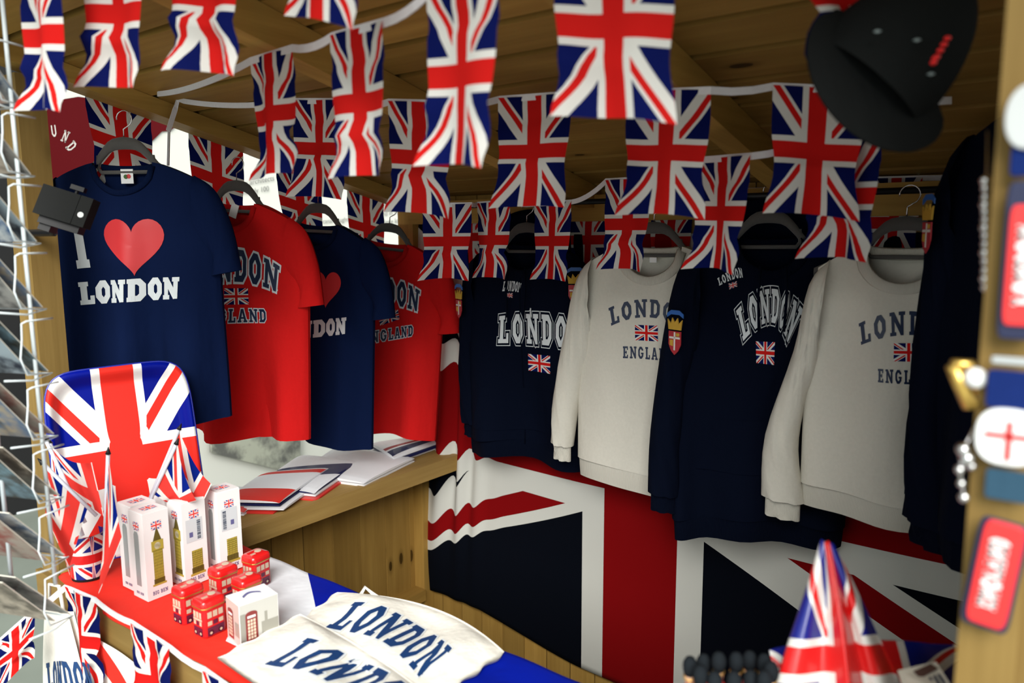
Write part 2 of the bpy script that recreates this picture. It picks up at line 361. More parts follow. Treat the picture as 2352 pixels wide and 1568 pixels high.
def quad3(a, b, c):
    a, b, c = Vector(a), Vector(b), Vector(c)      # curve through three points at 0, .5, 1
    return lambda t: a*(2*(t-.5)*(t-1)) + b*(-4*t*(t-1)) + c*(2*t*(t-.5))
def envelope(bot, top):
    B, T = quad3(*bot), quad3(*top); return lambda u, v: B(u).lerp(T(u), v)
# ------------------------------------------------------------ garments
class Garment: pass
def garment(name, label, cat, loc, yaw, roll, group, cm, rm, D, seed, sleeves=True):
    g = Garment(); rr = random.Random(seed)
    g.T = Matrix.Translation(loc) @ Matrix.Rotation(yaw, 4, 'Z') @ Matrix.Rotation(roll, 4, 'Y')
    root = empty(name, loc, g.T.to_euler(), label, cat, group); g.root = root
    nh, nd, nb, sh, sd, hw, hem, L, th = (D[k] for k in ('nh', 'nd', 'nb', 'sh', 'sd', 'hw', 'hem', 'L', 'th'))
    amp = D.get('amp', 1)
    waves = [(rr.uniform(14, 34), rr.uniform(0, 6.3), rr.uniform(-4, 4), rr.uniform(.003, .009)*amp) for _ in range(5)]
    if D.get('extra'): waves += D['extra']
    Lb = L - D.get('band', 0)
    def HW(z):
        t = min(max(-z/L, 0), 1); return lerp(lerp(sh, hw, sstep(.06, .30, t)), hem, sstep(.3, 1, t))
    def folds(x, z):
        t = min(1, max(0, -z/L)); r = sstep(.08, 1.0, t)
        return sum(a*math.sin(k*x+p+m*z) for k, p, m, a in waves)*(.25+1.0*r)
    def depth(x, z):
        e = min(1, abs(x)/HW(z)); t = min(1, max(0, -z/L))
        return th*math.sqrt(max(0, 1-e**3))*(.45+.55*sstep(0, .25, t)) + folds(x, z)*(1-e**6) + .0
    def topz(s, front):
        x = abs(s)*sh
        if x < nh: 
            q = math.sqrt(max(0, 1-(x/nh)**2)); return -(nd if front else nb)*q
        return -sd*((x-nh)/(sh-nh))**1.25
    g.depth = depth; g.HW = HW
    def hemz(s): return -Lb + .012*math.sin(3*s+seed) 
    def P(s, t, front):
        s2 = math.copysign(abs(s), s)
        zt = topz(s2, front); z = lerp(zt, hemz(s), t); x = s*lerp(sh, HW(z), sstep(0, .06, t)) if True else 0
        dd = depth(x, z)
        return (x, -dd if front else .012+.25*folds(x, z)*(1-min(1, abs(s))**6)+.35*th*math.sqrt(max(0, 1-abs(s)**3))*.6, z)
    ns = [-1, -.97, -.9, -.8, -.7, -.6, -.5] ; k = nh/sh
    cols = sorted(set([round(v, 4) for v in [-1, -.975, -.94, -.88, -.8, -.72, -.64, -.56, -.48]] + [round(k*q, 4) for q in (-1, -.985, -.93, -.8, -.6, -.4, -.2, 0)]))
    cols = [c for c in cols if c <= 0]; cols = cols + [-c for c in cols[::-1] if c != 0]
    mb = MB(); nt_ = 30; nc = len(cols)
    for front in (True, False):
        vs = []
        for j in range(nt_+1):
            for s in cols: vs.append(P(s, (j/nt_)**1.3, front))
        fs = [(j*nc+i, j*nc+i+1, (j+1)*nc+i+1, (j+1)*nc+i) for j in range(nt_) for i in range(nc-1)]
        if front: fs = [f[::-1] for f in fs]
        mb.add(vs, fs)
    # close sides and shoulders
    n0 = (nt_+1)*nc
    for j in range(nt_):
        for i in (0, nc-1): mb.add([mb.v[j*nc+i], mb.v[(j+1)*nc+i], mb.v[n0+(j+1)*nc+i], mb.v[n0+j*nc+i]], [(0, 1, 2, 3)])
    for i in range(nc-1):
        if abs(cols[i])*sh >= nh-1e-4 and abs(cols[i+1])*sh >= nh-1e-4:
            mb.add([mb.v[i], mb.v[i+1], mb.v[n0+i+1], mb.v[n0+i]], [(0, 1, 2, 3)])
    g.body = mb.build('body', cm, root, smooth=True)
    # collar
    rib = D.get('rib', .009); pth = []
    for q in range(-10, 11): s = q/10*k; x = s*sh; z = topz(s*.999, True)-rib*.6; pth.append((x, -depth(x, z)-.001, z))
    for q in range(9, -10, -1): s = q/10*k; x = s*sh; z = topz(s*.999, False)-rib*.4; pth.append((x, .016, z))
    c = MB(); n = len(pth); cv = []
    for i, p in enumerate(pth):
        p = Vector(p); tdir = (Vector(pth[(i+1) % n])-Vector(pth[i-1])).normalized(); inw = Vector((-p.x, 0, .02-p.z)).normalized() if abs(p.x)+abs(p.z) > 1e-4 else Vector((0, 0, 1))
        if p.y > .01: inw = Vector((0, 0, 1))
        a = inw; b = Vector((0, 1, 0))
        for kx in range(8):
            an = 2*math.pi*kx/8; cv.append(p + a*math.cos(an)*rib + b*math.sin(an)*.0045)
    c.add(cv, [(i*8+kx, i*8+(kx+1) % 8, ((i+1) % n)*8+(kx+1) % 8, ((i+1) % n)*8+kx) for i in range(n) for kx in range(8)])
    c.build('collar', rm, root, smooth=True)
    if D.get('band'):
        b = MB(); m2 = 48; bw = D['band']
        def bp(u, v):
            a = 2*math.pi*u; s = math.cos(a); x = s*HW(-Lb)*(1-.02*v-.015*sstep(0, .2, v)); z = hemz(s)-bw*v+.008
            f = math.sin(a) < 0
            return (x, (-depth(s*HW(-Lb)*.99, -Lb)*abs(math.sin(a))**.5*.9-.002*math.sin(3.1*v)) if f else .02*abs(math.sin(a))**.5, z)
        b.grid(m2, 4, bp); b.build('waistband', rm, root, smooth=True)
    # sleeves
    def limb(nm, outer, inner, tk, mt, parent, n=16, yoff=0):
        b = MB(); O = [Vector((*p, 0)) for p in outer]; I = [Vector((*p, 0)) for p in inner]
        def fn(u, v):
            o, i = interp(O, v), interp(I, v); c_, h = (o+i)/2, (o-i)/2; a = 2*math.pi*u
            w = c_ + h*math.cos(a); f = math.sin(a); d_ = lerp(tk[0], tk[1], v)*f
            wr = .005*math.sin(22*v*len(outer)/4+7*math.cos(a)+seed)*abs(f)*D.get('wrinkle', .6)
            return (w.x, -.004+yoff-d_-wr*(1 if f > 0 else 0), w.y)
        b.grid(20, n, fn); return b.build(nm, mt, parent, smooth=True)
    g.limb = limb
    for sg in (-1, 1):
        key = 'slL' if sg < 0 else 'slR'
        spec = D.get(key)
        if not spec: continue
        mir = lambda pts: [(p[0]*sg, p[1]) for p in pts]
        sl = limb('sleeve', mir(spec['o']), mir(spec['i']), spec['t'], cm, root, yoff=spec.get('y', 0))
        if spec.get('cuff'):
            (ox, oz), (ix, iz), (cx_, cz_) = spec['o'][-1], spec['i'][-1], spec['cuff']
            mx, mz = (ox+ix)/2, (oz+iz)/2
            o1 = (lerp(mx, ox, .80), lerp(mz, oz, .80)+.006); i1 = (lerp(mx, ix, .80), lerp(mz, iz, .80)+.006)
            o2 = (o1[0]*1+cx_, o1[1]+cz_); i2 = (i1[0]+cx_, i1[1]+cz_)
            limb('cuff', mir([o1, o2]), mir([i1, i2]), (.016, .018), rm, sl, n=4, yoff=spec.get('y', 0))
    # map photo points onto the hanging plane of the garment
    Ti = g.T.inverted(); o_l = Ti @ EYE
    def px(x, y):
        d = (Ti.to_3x3() @ ray(x, y)); t = (-.03-o_l.y)/d.y; p = o_l+d*t; return (p.x, p.z)
    g.px = px
    g.surf = lambda p, off=.0015: (p[0], -depth(p[0], p[1])-off, p[1])
    def text(nm, s, bot, top, layers, gap=.06, thin=1.0, pxc=True):
        cv = (lambda q: px(*q)) if pxc else (lambda q: q)
        ev = envelope([cv(q) for q in bot], [cv(q) for q in top]); b = MB(); ms = []
        for i, (ext, mt) in enumerate(layers):
            lettering(b, s, lambda u, v, i=i: g.surf(ev(u, v), .0012+.0007*i), ext, i, gap, thin); ms.append(mt)
        return b.build(nm, ms, root)
    g.text = text
    def patch(nm, corners, mt, n=8, off=.0016, pxc=True):
        c = [Vector(px(*q)) if pxc else Vector(q) for q in corners]   # tl tr br bl
        b = MB(); b.grid(n, n, lambda u, v: g.surf(c[0].lerp(c[1], u).lerp(c[3].lerp(c[2], u), v), off)); return b.build(nm, mt, root)
    g.patch = patch
    return g
def hanger(label, g, apex_px=None, dy=.0, hookh=.115, tilt=0, group=None):
    r = empty('coat_hanger', g.root.location, g.T.to_euler(), label, 'hanger', group)
    b = MB(); pts = []; prof = [Vector(q) for q in ((0, .052, 0), (.036, .046, 0), (.066, .018, 0), (.092, -.013, 0), (.135, -.034, 0), (.19, -.060, 0))]
    for i in range(-12, 13):
        q = interp(prof, abs(i)/12); pts.append((math.copysign(q.x, i), .006, q.y))
    vs = []
    for i, p in enumerate(pts):
        hgt = lerp(.016, .009, abs(i-12)/12)
        for dx, dz in ((-.004, -hgt), (.004, -hgt), (.006, 0), (.004, hgt), (-.004, hgt), (-.006, 0)): vs.append((p[0], p[1]+dx, p[2]+dz))
    n = len(pts); b.add(vs, [(i*6+k, i*6+(k+1) % 6, (i+1)*6+(k+1) % 6, (i+1)*6+k) for i in range(n-1) for k in range(6)]+[(0, 1, 2, 3, 4, 5), tuple((n-1)*6+k for k in (5, 4, 3, 2, 1, 0))])
    b.tube([(-.075, .006, .02), (-.079, .006, -.012), (-.068, .006, -.024), (.068, .006, -.024), (.079, .006, -.012), (.075, .006, .02)], .0055, 6)
    b.build('hanger_frame', GREYV, r, smooth=True)
    h = MB(); hp = [(0, .006, .06), (0, .006, .088)]
    for i in range(0, 13): a = math.radians(-70+i*21.5); hp.append((.004+.021*math.cos(a), .006, hookh-.0+.021*math.sin(a)))
    h.tube(hp, .0017, 6); h.build('hook', CHROME, r, smooth=True)
    return r
TD = dict(amp=1.9, nh=.082, nd=.075, nb=.012, sh=.205, sd=.05, hw=.245, hem=.25, L=.70, th=.035,
          slR=dict(o=[(.19, -.035), (.245, -.075), (.285, -.17), (.305, -.285)], i=[(.19, -.20), (.225, -.24), (.232, -.265), (.222, -.30)], t=(.03, .028)))
TD['slL'] = TD['slR']
def tee(label, hl, loc, yaw, roll, cm, rm, seed, **kw):
    D = dict(TD); D.update(kw)
    g = garment('tshirt', label, 'T-shirt', loc, yaw, roll, 'T-shirts hung along the left rail', cm, rm, D, seed)
    hanger(hl, g, group='grey hangers of the T-shirts'); return g
rad = math.radians
def label_tag(g, x, w, h, z, mt=None):
    b = MB(); b.box((x-w/2, .002, z-h), (x+w/2, .004, z)); return b.build('size_label', mt or CARD, g.root)
def heart(g, cpx, rx, ry):
    c = Vector(g.px(*cpx)); b = MB(); P = []
    n = 48
    def hp(t): return Vector((16*math.sin(t)**3/16, (13*math.cos(t)-5*math.cos(2*t)-2*math.cos(3*t)-math.cos(4*t)+2)/15))
    for k in range(7):
        for i in range(n):
            q = hp(2*math.pi*i/n)*(k/6); P.append(g.surf((c.x+q.x*rx, c.y+q.y*ry), .0015))
    b.add(P, [(k*n+i, k*n+(i+1) % n, (k+1)*n+(i+1) % n, (k+1)*n+i) for k in range(6) for i in range(n)])
    return b.build('heart_print', INKR, g.root, smooth=True)
g1 = tee('navy T-shirt with white I and LONDON and a red heart, largest, beside the post', 'grey hanger carrying the first navy heart T-shirt beside the post',
         onx(286, 374, -2.10), rad(34), 0, NAVY, NAVYTR, 3, extra=[(38, 1.0, -2, .014), (62, 0.3, -3, .006)], hw=.243, hem=.25, L=.685)
lb1 = label_tag(g1, .003, .034, .038, -.016)
b = MB(); b.lathe([(.0, 0), (.006, 0), (.006, .001), (0, .001)], 10, Matrix.Translation((.0, .0016, -.036)) @ Matrix.Rotation(rad(90), 4, 'X')); b.lathe([(.0, 0), (.006, 0), (.006, .001), (0, .001)], 10, Matrix.Translation((.008, .0016, -.035)) @ Matrix.Rotation(rad(90), 4, 'X'), 1)
b.build('label_emblem', [mat('leaf_green', (.04, .12, .02)), INKR], lb1)
g1.text('letter_print', 'I', [(176, 616), (192, 614), (208, 613)], [(160, 505), (176, 504), (192, 503)], [(0, INKW)], thin=1.15)
heart(g1, (310, 566), .083, .078)
g1.text('lettering_print', 'LONDON', [(184, 699), (300, 691), (414, 684)], [(178, 650), (300, 642), (414, 637)], [(.015, INKW)], gap=.05, thin=1.2)
g2 = tee('red T-shirt with navy LONDON ENGLAND lettering between the two navy T-shirts', 'grey hanger carrying the first red T-shirt',
         onx(541, 466, -2.10), rad(20), rad(3), REDC, REDR, 5, th=.04, hw=.25, hem=.255, L=.715)
b = MB(); b.box((-.012, .0, -.045), (.014, .002, -.004), T=Matrix.Rotation(rad(18), 4, 'Y')); b.build('size_label', CARD, g2.root)
NL = [(.075, INKW), (0, INKN)]
g2.text('lettering_print', 'LONDON', [(445, 672), (545, 646), (637, 672)], [(440, 600), (545, 572), (642, 612)], NL, gap=.09)
g2.patch('flag_print', [(525, 661), (575, 661), (576, 698), (527, 698)], PRINTF)
g2.text('small_lettering_print', 'ENGLAND', [(476, 739), (545, 739), (612, 740)], [(476, 708), (545, 708), (612, 710)], NL, gap=.14)
g3 = tee('navy T-shirt with small red heart behind the first red T-shirt sleeve', 'grey hanger carrying the second navy T-shirt',
         onx(728, 514, -2.08), rad(15), rad(3), NAVY, NAVYTR, 9, extra=[(45, 2.0, 1, .009)], hw=.222, hem=.222, sh=.19, L=.73)
heart(g3, (748, 664), .062, .062)
g3.text('lettering_print', 'LONDON', [(650, 780), (725, 773), (798, 765)], [(650, 742), (725, 736), (798, 729)], [(.015, INKW)], gap=.05, thin=1.2)
g4 = tee('red T-shirt farthest along the left rail next to the navy hoodie', 'grey hanger carrying the last red T-shirt next to the back wall',
         onx(890, 556, -2.04), rad(20), rad(6), REDC, REDR, 12, L=.70, hw=.232, hem=.24)
g4.text('lettering_print', 'LONDON', [(782, 712), (880, 700), (962, 716)], [(778, 660), (880, 640), (966, 668)], NL, gap=.09)
g4.patch('flag_print', [(868, 722), (912, 711), (916, 733), (872, 748)], PRINTF)
g4.text('small_lettering_print', 'ENGLAND', [(838, 790), (895, 781), (951, 770)], [(838, 764), (895, 755), (951, 746)], NL, gap=.14)
# sweatshirts and hoodies on the back rail
def slv(x=.02, l=.62, w0=.15, w1=.085, y=0, t=(.05, .035), cuff=(.0, -.055), k=1):
    return dict(o=[(.175*k, -.03), (.225*k, -.09), ((.245+x*.4)*k, -.25), (.255+x, -l*.75), (.25+x*1.3, -l)], i=[(.17, -.24), (.17, -.30), (.185+x*.3, -.38), (.175+x, -l*.8), (.25+x*1.3-w1, -l-.008)], t=t, cuff=cuff, y=y)
SD = dict(nh=.088, nd=.085, nb=.012, sh=.195, sd=.05, hw=.225, hem=.222, L=.70, th=.05, rib=.014, band=.065, amp=1.6, wrinkle=1.4)
def sweat(label, hl, loc, yaw, cm, rm, seed, hood=False, name='sweatshirt', **kw):
    D = dict(SD); D.update(kw)
    g = garment(name, label, 'hoodie' if hood else 'sweatshirt', loc, yaw, 0, 'tops hung along the back rail', cm, rm, D, seed)
    if hl: hanger(hl, g, group='grey hangers on the back rail')
    if hood:
        b = MB()
        def hf(u, v):
            a = math.pi*(.02+.96*u); w = .115*(1-.25*v*v); z = -.045+.155*math.sin(math.pi*.5*v)*(.75+.25*math.sin(a)); y = .03+.075*math.sin(a)*(1-.3*v)
            return (-w*math.cos(a), y-.045*v, z)
        b.grid(18, 10, hf); b.grid(18, 10, lambda u, v: tuple(Vector(hf(u, v))*.93+Vector((0, -.004, -.004)))); b.build('hood', cm, g.root, smooth=True)
        p = MB(); kx = [(-.12, -.46), (.12, -.46), (.165, -.60), (-.165, -.60)]
        p.grid(10, 6, lambda u, v: g.surf(Vector(kx[0]).lerp(Vector(kx[1]), u).lerp(Vector(kx[3]).lerp(Vector(kx[2]), u), v), .004)); p.build('front_pocket', cm, g.root, smooth=True)
        for sx in (-1, 1):
            q = MB(); q.tube([(sx*.03, -.06, -.07), (sx*.034, -.068, -.14), (sx*.03, -.07, -.23)], .0035, 6); q.build('drawstring', NAVYR, g.root, smooth=True)
    return g
CRB = mat('crest_blue', (.02, .12, .42), .5); CRR = mat('crest_red', (.4, .02, .03), .6); CRW = mat('crest_white', (.7, .68, .62), .6)
def crest(g, sx, z, scale=1.0, tilt=0, y=-.055, x=None, crown_only=False):
    # embroidered badge: ribbon, crown, quartered shield
    b = MB(); x = (.225*sx) if x is None else x
    T = Matrix.Translation((x, y, z)) @ Matrix.Rotation(tilt, 4, 'Z') @ Matrix.Scale(scale, 4)
    def F(px_, pz, h): return T @ Vector((px_, -h, pz))
    def poly(pts, h, m): b.prism(pts, F, 0, h, m)
    poly([(-.028, .052), (-.014, .061), (.014, .061), (.028, .052), (.028, .042), (.014, .05), (-.014, .05), (-.028, .042)], .002, 1)
    poly([(-.021, .012), (.021, .012), (.025, .038), (.013, .027), (.009, .042), (0, .03), (-.009, .042), (-.013, .027), (-.025, .038)], .003, 0)
    if not crown_only:
        poly([(-.021, .008), (.021, .008), (.021, -.025), (.012, -.042), (0, -.052), (-.012, -.042), (-.021, -.025)], .002, 2)
        poly([(-.018, -.006), (.018, -.006), (.018, -.011), (-.018, -.011)], .0027, 3); poly([(-.0025, .006), (.0025, .006), (.0025, -.04), (-.0025, -.04)], .0027, 3)
        poly([(.005, .004), (.016, .004), (.016, -.004), (.005, -.004)], .0027, 0); poly([(-.016, -.014), (-.005, -.014), (-.005, -.03), (-.016, -.028)], .0027, 0)
    return b.build('sleeve_badge', [GOLDT, CRB, CRR, CRW], g.root)
HL3 = [(.105, INKW), (.075, NAVYH), (.0, INKW)]
h1 = sweat('navy hoodie with outlined LONDON lettering at left end of the back rail', 'grey hanger of the navy hoodie at the left end of the back rail', ony(1208, 560, 2.0), rad(7), NAVYH, NAVYR, 21, True, 'hoodie', slL=slv(.0, .60), slR=slv(.0, .60), L=.71)
h1.text('chest_lettering', 'LONDON', [(1158, 668), (1180, 668), (1200, 671)], [(1160, 646), (1182, 645), (1202, 650)], [(0, INKW)], gap=.1)
h1.patch('chest_flag', [(1167, 671), (1183, 672), (1183, 683), (1168, 682)], PRINTF, 3)
h1.text('lettering_print', 'LONDON', [(1150, 786), (1248, 790), (1345, 800)], [(1152, 725), (1248, 720), (1345, 735)], HL3, gap=.2)
h1.patch('flag_print', [(1214, 812), (1271, 815), (1271, 856), (1213, 851)], PRINTF)
b = MB(); b.tube([(-.001, -.001, 0), (0, -.003, -.03)], .0022, 6, mat=0); o = b.build('zip_pull', WHITEP, h1.root); p = h1.px(1226, 706); o.location = h1.surf(p, .002)
b = MB(); b.tube([h1.surf((.002, z), .001) for z in [-.10-.05*k for k in range(12)]], .0022, 5); b.build('zip', NAVYR, h1.root, smooth=True)
crest(h1, -1, -.19, tilt=rad(-30), y=-.066, x=-.215); crest(h1, 1, -.13, 1.0, rad(25), y=-.052, x=.20)
s1 = sweat('cream sweatshirt with navy LONDON ENGLAND print between the two navy hoodies', 'grey hanger of the cream sweatshirt between the navy hoodies', ony(1500, 566, 1.95), rad(8), CREAM, CREAMR, 23, slL=slv(.045, .59, w1=.07), slR=slv(.0, .58), extra=[(30, .5, 0, .006)])
s1.text('lettering_print', 'LONDON', [(1409, 747), (1496, 727), (1583, 757)], [(1402, 707), (1496, 686), (1590, 716)], [(0, INKN)], gap=.16)
s1.patch('flag_print', [(1464, 744), (1517, 746), (1517, 782), (1464, 779)], PRINTF)
s1.text('small_lettering_print', 'ENGLAND', [(1436, 820), (1494, 823), (1550, 828)], [(1436, 793), (1494, 795), (1550, 800)], [(0, INKN)], gap=.16)
label_tag(s1, .0, .02, .014, -.03)
h2 = sweat('navy hoodie with arched outlined LONDON between the two cream sweatshirts', 'grey hanger of the navy hoodie between the cream sweatshirts', ony(1766, 545, 1.955), rad(31), NAVYH, NAVYR, 27, True, 'hoodie', slL=slv(.03, .67), slR=slv(0, .60), L=.80, extra=[(26, 2.2, 0, .02)])
h2.text('chest_lettering', 'LONDON', [(1651, 656), (1681, 642), (1706, 637)], [(1647, 640), (1676, 622), (1704, 613)], [(0, INKW)], gap=.1)
h2.patch('chest_flag', [(1672, 651), (1691, 645), (1692, 657), (1674, 664)], PRINTF, 3)
h2.text('lettering_print', 'LONDON', [(1702, 782), (1766, 738), (1806, 788)], [(1686, 714), (1768, 662), (1842, 712)], HL3, gap=.16)
h2.patch('flag_print', [(1732, 781), (1776, 783), (1774, 835), (1733, 830)], PRINTF)
crest(h2, -1, -.24, tilt=rad(-50), y=-.062, x=-.232); crest(h2, 1, -.13, 1.0, rad(10), y=-.062, x=.165)
s2 = sweat('cream sweatshirt nearest the right post with LON print cut off by a navy hoodie', 'grey hanger of the right cream sweatshirt', ony(2078, 566, 1.93), rad(9), CREAM, CREAMR, 29, slL=slv(.03, .62, w1=.105, k=.88), slR=slv(.0, .58), L=.648, hw=.2, hem=.198, sh=.18, extra=[(24, 1.3, 3, .008)])
s2.text('lettering_print', 'LONDON', [(1978, 790), (2086, 766), (2200, 797)], [(1972, 742), (2086, 712), (2206, 748)], [(0, INKN)], gap=.18)
s2.patch('flag_print', [(2055, 783), (2122, 786), (2122, 829), (2054, 824)], PRINTF)
s2.text('small_lettering_print', 'ENGLAND', [(2018, 871), (2086, 878), (2160, 888)], [(2018, 841), (2086, 846), (2160, 855)], [(0, INKN)], gap=.18)
h3 = sweat('dark navy hoodie hung sideways against the right wall', 'grey hanger of the navy hoodie on the right wall', at(2445, 235, 1.28), rad(-38), NAVYH, NAVYR, 31, True, 'hoodie', slL=slv(.02, .80, w1=.12), slR=slv(0, .6), L=.83, hw=.27, hem=.29)
crest(h3, -1, -.2, 1.0, rad(-22), y=-.066, x=-.205)
# ------------------------------------------------------------ back rails
m = MB(); m.tube([(-1.95, 1.965, 1.714), (.19, 1.965, 1.714)], .008, 10); o = m.build('clothes_rail', BLACKP, smooth=True)
tag(o, 'dark round rail across the back wall above the hoodies', 'rail')
# ------------------------------------------------------------ bunting
def right_point(P0, pr, Wd, sign):
    # the point on the photo ray pr that lies Wd away from P0 (sign: -1 nearer, 1 farther)
    d = ray(*pr); v = EYE-P0; a = d.dot(d); b_ = 2*d.dot(v); c = v.dot(v)-Wd*Wd; D = b_*b_-4*a*c
    if D < 0: return EYE+d*(-b_/(2*a))
    return EYE+d*((-b_+sign*math.sqrt(D))/(2*a))
def bunting(label, flags, pre=(), post=(), seed=1, L=.22, amp=1.0, Wd=.15, extra=()):
    rr = random.Random(seed); pts = []; F = []
    for f in flags:
        pl, pr, d, sg = f[:4]; LL = f[4] if len(f) > 4 else L
        P0 = at(*pl, d) if not isinstance(d, Vector) else d
        P1 = right_point(P0, pr, Wd, sg) if not isinstance(sg, Vector) else sg
        F.append((P0, P1, LL)); 
    root = empty('bunting', F[0][0], label=label, cat='bunting', group='union flag bunting strings'); o0 = F[0][0]
    path = [Vector(p) for p in pre]
    for P0, P1, _ in F: path += [P0, P1]
    path += [Vector(p) for p in post]
    # tape: a folded ribbon along the string
    pp = []
    for i in range(len(path)-1):
        n = max(2, int((path[i+1]-path[i]).length/.03)); sag = .012*min(1, (path[i+1]-path[i]).length/.3)
        for k in range(n): t = k/n; pp.append(path[i].lerp(path[i+1], t)-Vector((0, 0, sag*4*t*(1-t) if (i-len(pre)) % 2 else 0)))
    pp.append(path[-1]); b = MB(); n = len(pp); vs = []
    for i, p in enumerate(pp):
        t = (pp[min(i+1, n-1)]-pp[max(i-1, 0)]).normalized(); side = Vector((t.y, -t.x, 0)); side = side.normalized() if side.length > 1e-3 else Vector((1, 0, 0))
        dn = t.cross(side).normalized(); dn = dn if dn.z < 0 else -dn; w = .0065; q = .0012
        for a_, c_ in ((-w, -q), (w, -q), (w, q), (-w, q)): vs.append(p-o0+dn*(a_+w*.3)+side*c_)
    b.add(vs, [(i*4+k, i*4+(k+1) % 4, (i+1)*4+(k+1) % 4, (i+1)*4+k) for i in range(n-1) for k in range(4)]+[(0, 1, 2, 3), ((n-1)*4, (n-1)*4+3, (n-1)*4+2, (n-1)*4+1)])
    b.build('tape', TAPE, root)
    for P0, P1, LL in F:
        e = P1-P0; nrm = Vector((e.y, -e.x, 0)).normalized()
        if nrm.dot(EYE-P0) < 0: nrm = -nrm
        ph, kk, cr, fl, sk = rr.uniform(0, 6.3), rr.uniform(5, 9), rr.uniform(.6, .72), rr.uniform(-.012, .02), rr.uniform(-.012, .012)
        k2 = rr.uniform(.7, 1.2)*amp
        def fn(u, v, P0=P0, e=e, nrm=nrm, ph=ph, kk=kk, cr=cr, fl=fl, sk=sk, LL=LL, k2=k2):
            w = 1 - (.05+.07*k2)*math.exp(-((v-cr)/.2)**2) + .05*k2*sstep(.75, 1, v)
            uu = .5+(u-.5)*w
            a = (.25+.75*v)*k2
            d_ = .012*a*math.sin(kk*u+ph) + .016*k2*math.exp(-((v-cr)/.06)**2)*(.5+.5*math.sin(3*u+ph)) + .02*k2*sstep(.8, 1, v)*abs(2*u-1)**1.5 - .004*math.exp(-((v-.2)/.05)**2)
            return P0-o0 + e*uu + e.normalized()*(sk*v*v) + Vector((0, 0, -LL*v*(1-.02*k2) - .006*k2*abs(2*u-1)**2*sstep(.7, 1, v) + fl*.3*v*(u-.5))) + nrm*(d_+.003)
        b = MB(); b.grid(14, 18, fn, uvfn=lambda u, v: (1-u, 1-v)); b.build('flag', BUNT, root, smooth=True)
    for ex in extra:
        b = MB(); b.tube([Vector(p)-o0 for p in ex], .004, 5); b.build('loose_end', TAPE, root)
    return root
A = -1; B_ = 1
bunting('bunting string nearest the camera at top left, only lower flag halves in view', [
    ((45, -75), (132, -100), 1.22, A), ((195, -135), (330, -150), 1.20, A), ((385, -180), (545, -195), 1.16, A), ((655, -295), (810, -300), 1.03, A, .185),
    ((1838, -185), (2040, -195), .93, B_, .19)], seed=11, amp=1.0, pre=[at(-60, -40, 1.3)])
bunting('bunting string rising from the left rail to top centre with a very large flag', [
    ((575, 138), (672, 108), 1.46, A), ((762, 82), (884, 48), 1.22, A), ((985, -20), (1150, -62), 1.0, A), ((1275, -150), (1552, -165), .955, A)],
    pre=[onx(362, 214, -2.03)], post=[at(1800, -250, .85)], seed=5, amp=1.05)
bunting('level bunting string of five flags crossing the middle to the black cap', [
    ((676, 230), (790, 230), 1.80, A), ((893, 232), (1035, 236), 1.56, A), ((1146, 226), (1312, 214), 1.57, A), ((1440, 212), (1633, 205), 1.40, A), ((1776, 196), (1990, 206), 1.36, A)],
    pre=[onx(385, 300, -2.03), onx(408, 228, -2.03)], post=[at(2185, 228, 1.35)], seed=8, amp=1.0)
bunting('lower bunting string of six flags rising to the right over the cream sweatshirts', [
    ((972, 470), (1084, 468), 2.28, A), ((1096, 467), (1172, 462), 2.30, A), ((1228, 468), (1314, 462), 2.26, A), ((1392, 414), (1500, 408), 1.93, A), ((1600, 366), (1728, 356), 1.57, A), ((1872, 318), (2028, 300), 1.44, A)],
    pre=[at(925, 478, 2.36)], post=[at(2150, 240, 1.39)], seed=21, amp=1.0)
yb = 2.115
def bk(x, y): return ony(x, y, yb)
ef = []
for x0, x1, y in ((1040, 1120, 474), (1165, 1238, 476), (1312, 1396, 472), (1496, 1592, 470), (1690, 1800, 436), (1828, 1935, 425), (2002, 2120, 410)):
    ef.append(((x0, y), (x1, y-3), bk(x0, y), bk(x1, y-3)))
bunting('dark bunting string along the back wall behind the hoodies', ef, pre=[bk(985, 478)], post=[bk(2200, 400)], seed=33, amp=.5)
xr = -2.168
def lf(x, y): return onx(x, y, xr)
lfl = []
for x0, y0, x1, y1 in ((192, 194, 345, 254), (430, 292, 556, 342), (632, 368, 735, 406), (796, 430, 880, 460), (920, 478, 985, 500)):
    P0 = lf(x0, y0); P1 = lf(x1, y1); lfl.append(((0, 0), (0, 0), P0, P1))
bunting('bunting string along the left eave behind the T-shirts', lfl, L=.25, pre=[lf(120, 156)], post=[lf(955, 492)], seed=40, amp=.45,
        extra=[[lf(398, 205), lf(402, 240), lf(388, 300), lf(386, 380)], [lf(402, 240), lf(414, 222)]])
# ------------------------------------------------------------ big flag blanket on the back wall
def tw():
    b = MB(); x0, x1 = -2.075, .02
    def fn(u, v):
        fx = lerp(-1.05, 1.13, u); X = -1.11+fx
        if fx < -.55: X = -1.11-.55+(fx+.55)*.85
        z = lerp(1.62, .145, v)
        pl = sstep(-.55, -.85, fx)*math.exp(-((v-.52)/.28)**2)
        if v > .3: z += -.0*1
        droop = sstep(-.5, -1.0, fx)
        z += .085*sstep(-.2, -.75, fx)*v**3 + .12*droop*sstep(.6, .3, v)
        y = YB-.012-.022*pl*(1+math.sin(fx*52+v*7+.9*math.sin(fx*17))) - .006*(1+math.sin(fx*9+1.3))*v - .01*droop*math.sin(v*9)
        z += -.035*pl*math.sin(fx*52+v*7+.9*math.sin(fx*17)+.8)
        return (X, y, z)
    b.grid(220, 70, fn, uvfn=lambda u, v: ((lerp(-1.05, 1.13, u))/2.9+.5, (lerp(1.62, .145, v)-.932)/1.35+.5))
    return b.build('flag_blanket', TOWELM, smooth=True)
